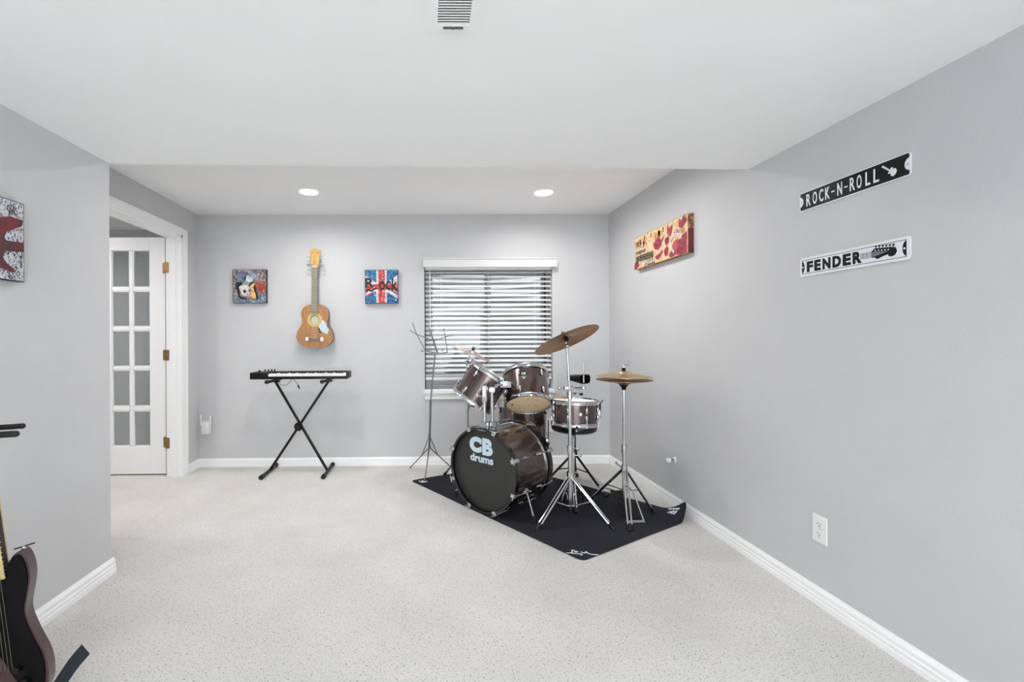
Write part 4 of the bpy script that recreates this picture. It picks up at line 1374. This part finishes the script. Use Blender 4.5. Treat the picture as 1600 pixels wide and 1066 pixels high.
# snare drum
sn = V((1.047, 3.22, .556))
sna = V((.02, .02, 1)).normalized()
t = drum('snare_drum', 'plum snare drum with white head on its stand', axm(sn, sna, (0, -1, 0)), .152, .155, 8, 'headwhite', 'headclear', rowsn=2, phase=.2)
MB().prism(ell(0, .080, .012, .013, 14), 0, .0006).build('spare', 'white') if False else None
on_shell(MB().prism(ell(0, .080, .010, .0115, 14), 0, .0006), .152, -.05).build('badge', 'white', t, smooth=False)
for zz_, hh, mt in ((.035, .035, 'chrome'), (.085, .030, 'blackplas')):
    MB().bbox(-.010, .014, -.012, .012, zz_, zz_ + 2 * hh, .004).xf(M.Rotation(1.35, 4, 'Z') @ M.Translation((.164, 0, 0))).build('strainer', mt, t)
MB().cyl((0, 0, 0), (.02, 0, .028), .004).xf(M.Rotation(1.35, 4, 'Z') @ M.Translation((.172, 0, .14))).build('strainer_lever', 'blackplas', t)
# stick lying across the snare rim
o = MB().tube([(.900, 3.225, .736), (.92, 3.205, .736), (.965, 3.165, .736), (.975, 3.155, .736)], [.003, .0055, .005, .004], 10)
t9 = thing('drum_stick', 'pale wooden stick lying on the snare rim', 'drumstick', (.96, 3.14, .737))
o.build('stick', 'woodlight', t9, world=True)


def foot_leg(t, top, foot, r, m='chrome', dbl=0.0, footlen=.05, mid=None):
    """one tripod leg, single or double strut, with its rubber foot"""
    top, foot = V(top), V(foot)
    d = (foot - top).normalized()
    end = foot - d * footlen * .5
    if dbl:
        sidev = d.cross(V((0, 0, 1))).normalized() * dbl
        lo_ = end - d * .012
        hi = top + d * .012
        MB().ring([top, hi + sidev, top.lerp(foot, .5) + sidev, lo_ + sidev, end, lo_ - sidev, top.lerp(foot, .5) - sidev, hi - sidev], r, 8).build('leg', m, t, world=True)
    else:
        MB().cyl(top, end, r).build('leg', m, t, world=True)
    MB().cyl(end - d * .012, V((foot.x, foot.y, foot.z)), r * 1.9, r * 2.3).build('rubber_foot', 'blackrub', t, world=True)


# snare stand
t = thing('snare_stand', 'chrome tripod stand under the snare drum', 'drum stand', (1.01, 3.14, 0))
pc = V((1.005, 3.13, 0))
MB().cyl(pc + V((0, 0, .085)), pc + V((0, 0, .36)), .0125).build('lower_tube', 'chrome', t, world=True)
MB().cyl(pc + V((0, 0, .34)), V((1.035, 3.20, .488)), .009).build('upper_tube', 'chrome', t, world=True)
MB().cyl(pc + V((0, 0, .33)), pc + V((0, 0, .37)), .017).build('collar', 'chrome', t, world=True)
MB().cyl(pc + V((0, -.01, .35)), pc + V((.045, -.02, .35)), .004).sph(pc + V((.05, -.02, .35)), .009, 8).build('wing_bolt', 'chrome', t, world=True)
MB().sph((1.035, 3.20, .488), .022).build('tilter', 'blackplas', t, world=True)
for a in (.3, 2.4, 4.5):
    q = V((1.047 + .168 * math.cos(a), 3.22 + .168 * math.sin(a), .545))
    MB().tube([V((1.038, 3.203, .492)), V((1.047 + .09 * math.cos(a), 3.22 + .09 * math.sin(a), .512)), q, q + V((0, 0, .022))], .006, 8).build('basket_arm', 'chrome', t, world=True)
    MB().sph(q + V((0, 0, .006)), .011, 8).build('rubber_tip', 'blackrub', t, world=True)
for f in ((.905, 3.112, .008), (1.095, 3.16, .008), (.975, 2.975, .008)):
    foot_leg(t, pc + V((0, 0, .20)), f, .006, dbl=.008)
    MB().cyl(pc + V((0, 0, .09)), (pc + V((0, 0, .20))).lerp(V(f), .5), .004, seg=6).build('brace', 'chrome', t, world=True)
MB().cyl(pc + V((0, 0, .185)), pc + V((0, 0, .215)), .019).build('leg_collar', 'chrome', t, world=True)

# throne behind the snare
t = thing('drum_throne', 'black round drum stool behind the snare', 'stool', (1.141, 3.52, 0))
MB().lathe([(0, .435), (.150, .437), (.168, .450), (.172, .480), (.170, .515), (.155, .530), (.08, .536), (0, .537)], 40).build('seat', 'vinyl', t)
MB().cyl((0, 0, .14), (0, 0, .44), .014).build('post', 'blackmet', t)
MB().cyl((0, 0, .235), (0, 0, .285), .024).build('collar', 'blackmet', t)
for fx_, fy_ in ((.150, -.235), (-.262, -.02), (.10, .26)):
    MB().cyl((0, 0, .27), (fx_ * .80, fy_ * .80, .065), .009).build('leg', 'blackmet', t)
    MB().cyl((fx_ * .78, fy_ * .78, .070), (fx_ * .97, fy_ * .97, .018), .006).build('leg_tip', 'chrome', t)
    MB().cyl((fx_ * .93, fy_ * .93, .030), (fx_ * 1.04, fy_ * 1.04, .006), .014, .022).build('rubber_foot', 'blackrub', t)
    MB().cyl((0, 0, .15), (fx_ * .5, fy_ * .5, .142), .005, seg=6).build('brace', 'blackmet', t)


def cymbal(name, label, c, n, Rr, m, bell=.055, depth=.018, group=None):
    mt = axm(c, n)
    t = thing(name, label, 'cymbal', mtx=mt, group=group)
    prof = [(.006, .030), (bell * .45, .027), (bell * .8, .018), (bell, .009)]
    k = 8
    for i in range(1, k + 1):
        f = i / k
        prof.append((bell + (Rr - bell) * f, .009 - depth * (f ** 1.5)))
    und = [(r, z - .0014) for r, z in prof[::-1]]
    MB().lathe(prof + und, 64, close=True).build('plate', m, t)
    gr = MB()
    for i in range(2, 14):
        f = i / 14
        r = bell + (Rr - bell) * f
        for sgn in (.0003, -.0017):
            z = .009 - depth * (f ** 1.5) + sgn
            gr.lathe([(r - .0006, z), (r, z + (.0003 if sgn > 0 else -.0003)), (r + .0006, z)], 48)
    gr.build('lathe_grooves', m, t)
    return t


# crash cymbal on tall stand
cst = V((.905, 2.87, 0))
t = thing('cymbal_stand', 'tall chrome tripod stand carrying the big cymbal', 'cymbal stand', tuple(cst))
T_ = lambda z, dx=0.0: V((cst.x + dx, cst.y, z))
ctop = V((.884, 2.872, 1.150))
MB().cyl(T_(.06), T_(.47), .0135).build('base_tube', 'chrome', t, world=True)
MB().cyl(T_(.45), T_(.83), .0105).build('middle_tube', 'chrome', t, world=True)
MB().cyl(T_(.81), V((.888, 2.868, 1.105)), .0075).build('upper_tube', 'chrome', t, world=True)
for z in (.46, .80):
    MB().cyl(T_(z - .025), T_(z + .02), .018, .017).build('collar', 'chrome', t, world=True)
    MB().cyl(T_(z), T_(z) + V((.04, -.015, 0)), .004, seg=8).sph(T_(z) + V((.045, -.016, 0)), .011, 8, (1, .5, 1)).build('wing_bolt', 'chrome', t, world=True)
MB().cyl(V((.888, 2.868, 1.10)), ctop + V((-.012, .012, .035)), .005, seg=8).build('tilter_rod', 'chrome', t, world=True)
MB().sph(V((.887, 2.864, 1.108)), .014).build('tilter', 'chrome', t, world=True)
MB().cyl(T_(.27), T_(.31), .021).build('leg_collar', 'chrome', t, world=True)
MB().cyl(T_(.075), T_(.10), .018).build('brace_collar', 'chrome', t, world=True)
for f in ((.653, 2.724, .006), (1.120, 2.712, .006), (.92, 3.135, .006)):
    foot_leg(t, T_(.29), f, .0058, dbl=.011, footlen=.07)
    q = T_(.29).lerp(V(f), .5)
    MB().cyl(T_(.088), q, .005, seg=8).build('brace', 'chrome', t, world=True)
n_ = V((-.308, .33, .893)).normalized()
cymbal('crash_cymbal', 'large aged bronze cymbal tilted away on the tall chrome stand', ctop, n_, .213, 'bronze', .058, .016)
w_ = thing('cymbal_felt', 'black felt washers holding the big cymbal on its stand', 'felt washer', mtx=axm(ctop, n_))
MB().cyl((0, 0, -.012), (0, 0, .024), .016, .013).build('felt', 'felt', w_)
MB().cyl((0, 0, .032), (0, 0, .046), .013).build('felt', 'felt', w_)
MB().bbox(-.018, .018, -.005, .005, .046, .058, .003).build('wing_nut', 'chrome', w_)

# cowbell on an arm clamped to the tall stand
t = thing('cowbell', 'black cowbell on a chrome arm clamped to the tall cymbal stand', 'cowbell', (.895, 2.87, .84))
MB().bbox(-.028, .036, -.026, .018, -.012, .012, .005).build('clamp', 'chrome', t)
MB().cyl((-.02, -.01, 0), (-.055, -.02, .004), .0045, seg=8).sph((-.06, -.021, .004), .011, 8, (1, .5, 1)).build('wing_bolt', 'chrome', t)
MB().cyl((.02, .01, 0), (.115, .028, -.004), .0075).build('arm', 'chrome', t)
MB().cyl((.108, .026, -.030), (.108, .026, .158), .0050, seg=8).build('rod', 'steel', t)
MB().cyl((.030, -.012, -.030), (.075, -.016, -.036), .004, seg=8).sph((.08, -.016, -.037), .010, 8, (1, .5, 1)).build('wing_bolt', 'blackmet', t)
MB().bbox(.098, .122, .015, .038, -.016, .010, .004).build('rod_clamp', 'chrome', t)
cbm = axm((.046, .108, .060), V((.5, -.866, -.03)), (0, 0, 1))
sec = lambda hx, hy, z: [(hx * math.copysign(abs(math.cos(a)) ** .55, math.cos(a)), hy * math.copysign(abs(math.sin(a)) ** .55, math.sin(a)), z) for a in [2 * PI * i / 24 for i in range(24)]]
vs = sec(.014, .026, 0) + sec(.019, .034, .02) + sec(.030, .048, .125) + sec(.027, .045, .125) + sec(.012, .022, .012)
fs = [(r * 24 + i, r * 24 + (i + 1) % 24, (r + 1) * 24 + (i + 1) % 24, (r + 1) * 24 + i) for r in range(4) for i in range(24)]
fs += [tuple(range(24))[::-1], tuple(range(96, 120))]
MB().add(vs, fs).xf(cbm).build('bell', 'blackplas', t, angle=50)

# hi-hat
hx, hy = 1.296, 2.975
t = thing('hi_hat_stand', 'chrome hi-hat stand with foot pedal beside the right wall', 'hi-hat stand', (hx, hy, 0))
MB().cyl((0, 0, .02), (0, 0, .44), .0125).build('base_tube', 'chrome', t)
MB().cyl((0, 0, .43), (0, 0, .835), .0092).build('upper_tube', 'chrome', t)
MB().cyl((0, 0, .40), (0, 0, .455), .0175).build('collar', 'chrome', t)
MB().cyl((0, -.01, .43), (-.012, -.045, .43), .004, seg=8).build('wing_bolt', 'chrome', t)
MB().lathe([(0, .815), (.012, .815), (.017, .835), (.028, .845), (.030, .868), (.018, .872), (0, .872)], 20).build('seat_cup', 'blackplas', t)
MB().cyl((0, 0, .86), (0, 0, .978), .0035, seg=8).build('pull_rod', 'chrome', t)
MB().cyl((0, 0, .285), (0, 0, .32), .020).build('leg_collar', 'chrome', t)
MB().cyl((-.02, -.005, .305), (-.055, -.01, .335), .004, seg=8).sph((-.057, -.01, .338), .010, 8, (.6, 1, 1)).build('wing_bolt', 'chrome', t)
for f in ((1.206, 2.690, .006), (1.490, 2.972, .006), (1.160, 3.225, .006)):
    foot_leg(t, (hx, hy, .305), f, .0062, dbl=.012, footlen=.06)
    q = V((hx, hy, .305)).lerp(V(f), .5)
    MB().cyl((hx, hy, .155), q, .0045, seg=8).build('brace', 'chrome', t, world=True)
MB().cyl((0, 0, .135), (0, 0, .165), .017).build('brace_collar', 'chrome', t)
# pedal: base plate frame, side struts, footboard
pz = M.Translation((.0, -.03, 0))
MB().bbox(-.055, .055, -.175, -.145, .006, .018, .003).build('base_plate', 'steel', t)
MB().tube([(-.050, -.16, .016), (-.030, -.05, .175), (0, -.02, .19), (.030, -.05, .175), (.050, -.16, .016)], .0055, 8).build('pedal_frame', 'chrome', t)
fb_ = MB()
fb_.add([(-.036, -.140, .022), (.036, -.140, .022), (.044, .130, .105), (-.044, .130, .105), (-.036, -.140, .028), (.036, -.140, .028), (.044, .130, .112), (-.044, .130, .112)], [(0, 3, 2, 1), (4, 5, 6, 7), (0, 1, 5, 4), (1, 2, 6, 5), (2, 3, 7, 6), (3, 0, 4, 7)])
fb_.build('footboard', 'blackmet', t, smooth=False)
for k in range(4):
    MB().box(-.028, .028, -.10 + k * .05, -.085 + k * .05, .040 + k * .0153, .0445 + k * .0153).build('grip_rib', 'blackrub', t, smooth=False)
MB().cyl((0, .0, .075), (0, 0, .16), .006, seg=8).build('pull_chain', 'chrome', t)
MB().cyl((-.075, .145, .125), (0, .13, .108), .005, seg=8).build('toe_clamp', 'chrome', t)
cymbal('hi_hat_cymbal', 'lower hi-hat cymbal, dished downward beneath the brighter one', (hx, hy, .874), (0.0, 0, -1), .177, 'steel' if False else 'bronze', .050, .016)
cymbal('hi_hat_cymbal', 'upper bright bronze hi-hat cymbal', (hx, hy, .912), (.006, -.01, 1), .177, 'brass', .050, .016)
w_ = thing('hi_hat_clutch', 'black and chrome clutch on top of the hi-hat', 'clutch', (hx, hy, .938))
MB().cyl((0, 0, .003), (0, 0, .022), .012).build('felt', 'felt', w_)
MB().cyl((0, 0, .022), (0, 0, .040), .007).build('sleeve', 'chrome', w_)
MB().bbox(-.012, .034, -.004, .004, .038, .046, .003).build('wing_screw', 'chrome', w_)

# small cymbal behind the left tom
sx_, sy_ = .325, 3.66
t = thing('cymbal_stand', 'thin chrome stand behind the left tom with small cymbal', 'cymbal stand', (sx_, sy_, 0))
MB().cyl((0, 0, .06), (0, 0, .62), .012).build('base_tube', 'chrome', t)
MB().cyl((0, 0, .60), (0, 0, .955), .0085).build('upper_tube', 'chrome', t)
for z in (.44, .615):
    MB().cyl((0, 0, z - .03), (0, 0, z + .02), .016).build('collar', 'chrome', t)
    MB().cyl((0, 0, z), (.045, -.01, z), .004, seg=8).sph((.05, -.011, z), .010, 8, (1, .5, 1)).build('wing_bolt', 'blackmet', t)
MB().sph((0, 0, .965), .017).cyl((-.02, 0, .965), (.02, 0, .965), .012).build('tilter', 'chrome', t)
MB().cyl((0, 0, .965), (.056, 0, 1.095), .0045, seg=8).build('tilter_rod', 'chrome', t)
for a in (-1.9, .25, 2.3):
    foot_leg(t, (sx_, sy_, .30), (sx_ + .27 * math.cos(a), sy_ + .27 * math.sin(a), .006), .0055, dbl=.010)
    q = V((sx_, sy_, .30)).lerp(V((sx_ + .27 * math.cos(a), sy_ + .27 * math.sin(a), .006)), .5)
    MB().cyl((sx_, sy_, .09), q, .0045, seg=8).build('brace', 'chrome', t, world=True)
n2 = V((.385, -.055, .92)).normalized()
sc_ = V((.361, 3.66, 1.040))
cymbal('splash_cymbal', 'small pinkish cymbal seen edge-on above the left tom', sc_, n2, .172, 'pink', .045, .014)
w_ = thing('cymbal_felt', 'black felt and wing nut on the small cymbal', 'felt washer', mtx=axm(sc_, n2))
MB().cyl((0, 0, .0305), (0, 0, .042), .012).build('felt', 'felt', w_)
MB().bbox(-.016, .016, -.005, .005, .042, .056, .003).build('wing_nut', 'chrome', w_)

# bass drum pedal at the rear hoop
pb_ = P1 + ax * (BL + .02)
pm_ = axm((pb_.x, pb_.y, 0), (0, 0, 1), ax)
t = thing('bass_drum_pedal', 'black and chrome kick pedal behind the bass drum', 'drum pedal', mtx=pm_)
MB().bbox(-.02, .035, -.045, .045, .008, .020, .003).bbox(.03, .26, -.03, .03, .008, .014, .002).build('base_plate', 'steel', t)
for s in (-1, 1):
    MB().bbox(.0, .018, s * .045 - .006, s * .045 + .006, .012, .235, .003).build('post', 'chrome', t)
MB().cyl((.009, -.05, .22), (.009, .05, .22), .007).build('axle', 'chrome', t)
MB().cyl((.009, 0, .22), (.05, 0, .345), .005, seg=8).build('beater_rod', 'chrome', t)
MB().cyl((.028, 0, .345), (.075, 0, .345), .024).build('beater', 'felt', t)
fb_ = MB().add([(.03, -.038, .125), (.27, -.036, .020), (.27, .036, .020), (.03, .038, .125), (.03, -.038, .133), (.27, -.036, .028), (.27, .036, .028), (.03, .038, .133)], [(0, 3, 2, 1), (4, 5, 6, 7), (0, 1, 5, 4), (1, 2, 6, 5), (2, 3, 7, 6), (3, 0, 4, 7)])
fb_.build('footboard', 'blackmet', t, smooth=False)
sp = MB().tube([(.02 + .008 * math.cos(k * .9), -.064 + .008 * math.sin(k * .9), .06 + k * .0022) for k in range(60)], .0016, 5)
sp.build('spring', 'chrome', t)
MB().tube([(.03, .0, .205), (.034, 0, .17), (.036, 0, .132)], .0045, 6).build('chain', 'chrome', t)

# ================================================================== folding music stand
MT['thinsteel'] = pm('thin_grey_steel', (0.2, 0.2, 0.2), 0.35, 0.9, 0.03, 30)
t = thing('music_stand', 'thin folding wire music stand in front of the window', 'music stand', (.025, 3.86, 0))
my = 3.86
MB().cyl((.019, my, .235), (.031, my, .64), .0088).build('lower_tube', 'thinsteel', t, world=True)
MB().cyl((.031, my, .62), (.071, my, 1.035), .0062).build('upper_tube', 'thinsteel', t, world=True)
MB().cyl((.030, my, .600), (.0315, my, .640), .010).build('collar', 'thinsteel', t, world=True)
MB().cyl((.0195, my, .325), (.0197, my, .345), .012).cyl((.019, my, .228), (.019, my, .246), .011).build('leg_collar', 'thinsteel', t, world=True)
for f in ((-.150, 4.09, .006), (.205, 4.11, .006), (-.022, 3.680, .011)):
    q = V((.019, my, .24)).lerp(V(f), .28)
    MB().cyl((.019, my, .238), f, .0048, seg=6).build('leg', 'thinsteel', t, world=True)
    MB().cyl((.0197, my, .335), V((.019, my, .238)).lerp(V(f), .40), .0042, seg=6).build('brace', 'thinsteel', t, world=True)
    MB().sph(f, .007, 8).build('rubber_foot', 'blackrub', t, world=True)
W = lambda x, z, d=0: (x, my - .012 + (z - 1.03) * .35 + d, z)
MB().tube([W(.025, 1.246), W(.092, 1.036)], .0075, 6).build('spine', 'thinsteel', t, world=True)
MB().tube([W(-.143, 1.233), W(-.085, 1.196), W(.060, 1.143)], .0036, 6).build('wing_bar', 'thinsteel', t, world=True)
MB().tube([W(.214, 1.188), W(.145, 1.168), W(.060, 1.143)], .0036, 6).build('wing_bar', 'thinsteel', t, world=True)
MB().tube([W(-.121, 1.298), W(-.085, 1.196), W(-.020, 1.075)], .0034, 6).build('side_bar', 'thinsteel', t, world=True)
MB().tube([W(.149, 1.248), W(.160, 1.172), W(.176, 1.045)], .0034, 6).build('side_bar', 'thinsteel', t, world=True)
MB().tube([W(-.045, 1.048), W(-.020, 1.060), W(.06, 1.040), W(.13, 1.034), W(.176, 1.045)], .0040, 6).build('ledge_bar', 'thinsteel', t, world=True)
MB().bbox(.055, .10, my - .025, my + .012, 1.022, 1.046, .003).build('tilt_bracket', 'thinsteel', t, world=True)
for x in (-.045, .010, .130):
    MB().tube([W(x, 1.046), W(x, 1.046, -.03), W(x, 1.072, -.045)], .0022, 6).build('page_clip', 'thinsteel', t, world=True)

# ================================================================== electric guitar on a stand, near left
egm = frame((-1.33, 1.40, 0), (.968, .25, 0))
t = thing('electric_guitar', 'dark burgundy electric guitar standing against the near left wall', 'guitar', mtx=egm)
rightc = [(.052, .455), (.066, .500), (.088, .517), (.106, .490), (.114, .440), (.109, .391), (.102, .343), (.109, .302), (.128, .249), (.150, .196), (.160, .144), (.156, .092), (.128, .052), (.070, .030)]
leftc = [(.00, .026), (-.07, .036), (-.125, .070), (-.150, .13), (-.146, .19), (-.120, .25), (-.098, .305), (-.094, .35), (-.104, .41), (-.112, .47), (-.104, .535), (-.080, .565), (-.056, .53), (-.040, .462), (.0, .445)]
ol = smooth_closed(rightc + leftc, 4)
sh_ = M.Identity(4)
MB().prism(ol, -.020, .018).build('body', 'burgundy', t, angle=35)
inn = [(x * .95 + .0, y * .965 + .010) for x, y in ol]
MB().prism(inn, .018, .0215).build('front_face', 'blackgloss', t, angle=35)
lean = M.Translation((.027, .43, 0)) @ M.Rotation(math.radians(5.8), 4, 'Z')
MB().prism([(-.028, .01), (.028, .01), (.021, .45), (-.021, .45)], -.004, .021, lean).build('neck', 'maple', t, smooth=False, label='amber maple neck')
MB().prism([(-.029, .01), (.029, .01), (.0225, .45), (-.0225, .45)], .021, .027, lean).build('fretboard', 'maple', t, smooth=False)
MB().prism([(.029, .01), (.0305, .01), (.0240, .45), (.0225, .45)], .006, .0275, lean).build('fretboard_edge', 'rosew', t, smooth=False)
fr = MB()
for k in range(1, 22):
    y = .45 - .62 * (1 - 2 ** (-k / 12))
    if y > .012:
        fr.box(-.027, .0312, y - .0012, y + .0012, .0265, .0285)
fr.xf(lean).build('frets', 'steel', t, smooth=False)
MB().prism([(-.021, .45), (.021, .45), (.034, .50), (.030, .60), (.010, .635), (-.026, .62), (-.040, .56), (-.034, .49)], .0, .016, lean).build('headstock', 'maple', t, smooth=False)
for k in range(6):
    y = .485 + k * .022
    MB().cyl((-.036, y, .008), (-.056, y, .008), .003, seg=6).bbox(-.066, -.054, y - .006, y + .006, .003, .013, .002).xf(lean).build('tuning_peg', 'chrome', t)
for k in range(6):
    f_ = (k - 2.5) / 2.5
    MB().cyl(lean @ V((f_ * .024, -.26, .036)), lean @ V((f_ * .017, .45, .030)), .00045, seg=5).build('string', 'fretb', t)
MB().bbox(-.042, .042, .150, .185, .0215, .036, .003).build('bridge', 'chrome', t)
for y in (.235, .300, .365):
    MB().bbox(-.040, .042, y - .012, y + .012, .0215, .030, .004).build('pickup', 'blackplas', t)
for p in ((.085, .165), (.105, .125), (.112, .085)):
    MB().lathe([(0, .0215), (.011, .0215), (.009, .036), (0, .037)], 14, M.Translation((*p, 0))).build('control_knob', 'blackplas', t)
MB().prism([(.000, .09), (.075, .055), (.118, .052), (.05, .19), (.02, .24)], .0215, .0235).build('scratchplate', 'burgundy', t, smooth=False)
MB().sph((.088, .520, -.002), .007, 8).build('strap_button', 'chrome', t)
MB().bbox(.062, .118, .522, .526, -.004, .000, .001).xf(M.Translation((.088, .522, 0)) @ M.Rotation(math.radians(14), 4, 'Z') @ M.Translation((-.088, -.522, 0))).build('strap_end', 'blackrub', t)

t = thing('guitar_strap', 'dark ribbed webbing strap trailing from the electric guitar', 'strap', (-1.10, 1.43, 0.003))
path = smooth_open([(-1.30, 1.36, .010), (-1.22, 1.37, .012), (-1.165, 1.38, .045), (-1.125, 1.395, .105), (-1.088, 1.408, .165), (-1.058, 1.42, .203)], 8)
sv = []
for i, p in enumerate(path):
    w2 = V((.80, -.34, -.42)).normalized() * .022
    sv += [p + w2, p - w2, p - w2 + V((.0015, .0015, .003)), p + w2 + V((.0015, .0015, .003))]
sf = []
for i in range(len(path) - 1):
    for k in range(4):
        sf.append((i * 4 + k, i * 4 + (k + 1) % 4, i * 4 + 4 + (k + 1) % 4, i * 4 + 4 + k))
sf += [(0, 1, 2, 3), tuple((len(path) - 1) * 4 + k for k in range(4))]
MB().add(sv, sf).build('webbing', 'teal', t, world=True, angle=60)

t = thing('guitar_stand', 'black tubular guitar stand with padded yoke arms, near left wall', 'guitar stand', mtx=frame((-1.345, 1.40, 0), (.968, .25, 0)))
MB().cyl((-.03, .06, -.075), (-.035, .93, -.075), .011).build('upright', 'blackmet', t)
for f in ((.17, .010, .12), (-.17, .010, .12), (-.02, .010, -.12)):
    MB().cyl((-.03, .20, -.070), f, .009).build('leg', 'blackmet', t)
    MB().sph(f, .0105, 10).build('rubber_foot', 'blackrub', t)
for s in (-1, 1):
    MB().tube([(-.03, .12, -.07), (s * .07, .03, -.05), (s * .08, .018, -.02), (s * .08, .018, .045), (s * .08, .06, .060)], .0085, 8).build('cradle_arm', 'blackrub', t)
MB().tube([(-.04, .885, -.075), (.0, .884, -.060), (.04, .886, -.050), (.074, .888, -.045)], .0090, 10).sph((.076, .888, -.045), .0092, 10).build('yoke_arm', 'blackrub', t)
MB().tube([(-.04, .870, -.075), (-.02, .870, -.02), (.04, .873, .012), (.090, .875, .020)], .0098, 10).sph((.092, .875, .020), .0100, 10).build('yoke_arm', 'blackrub', t)
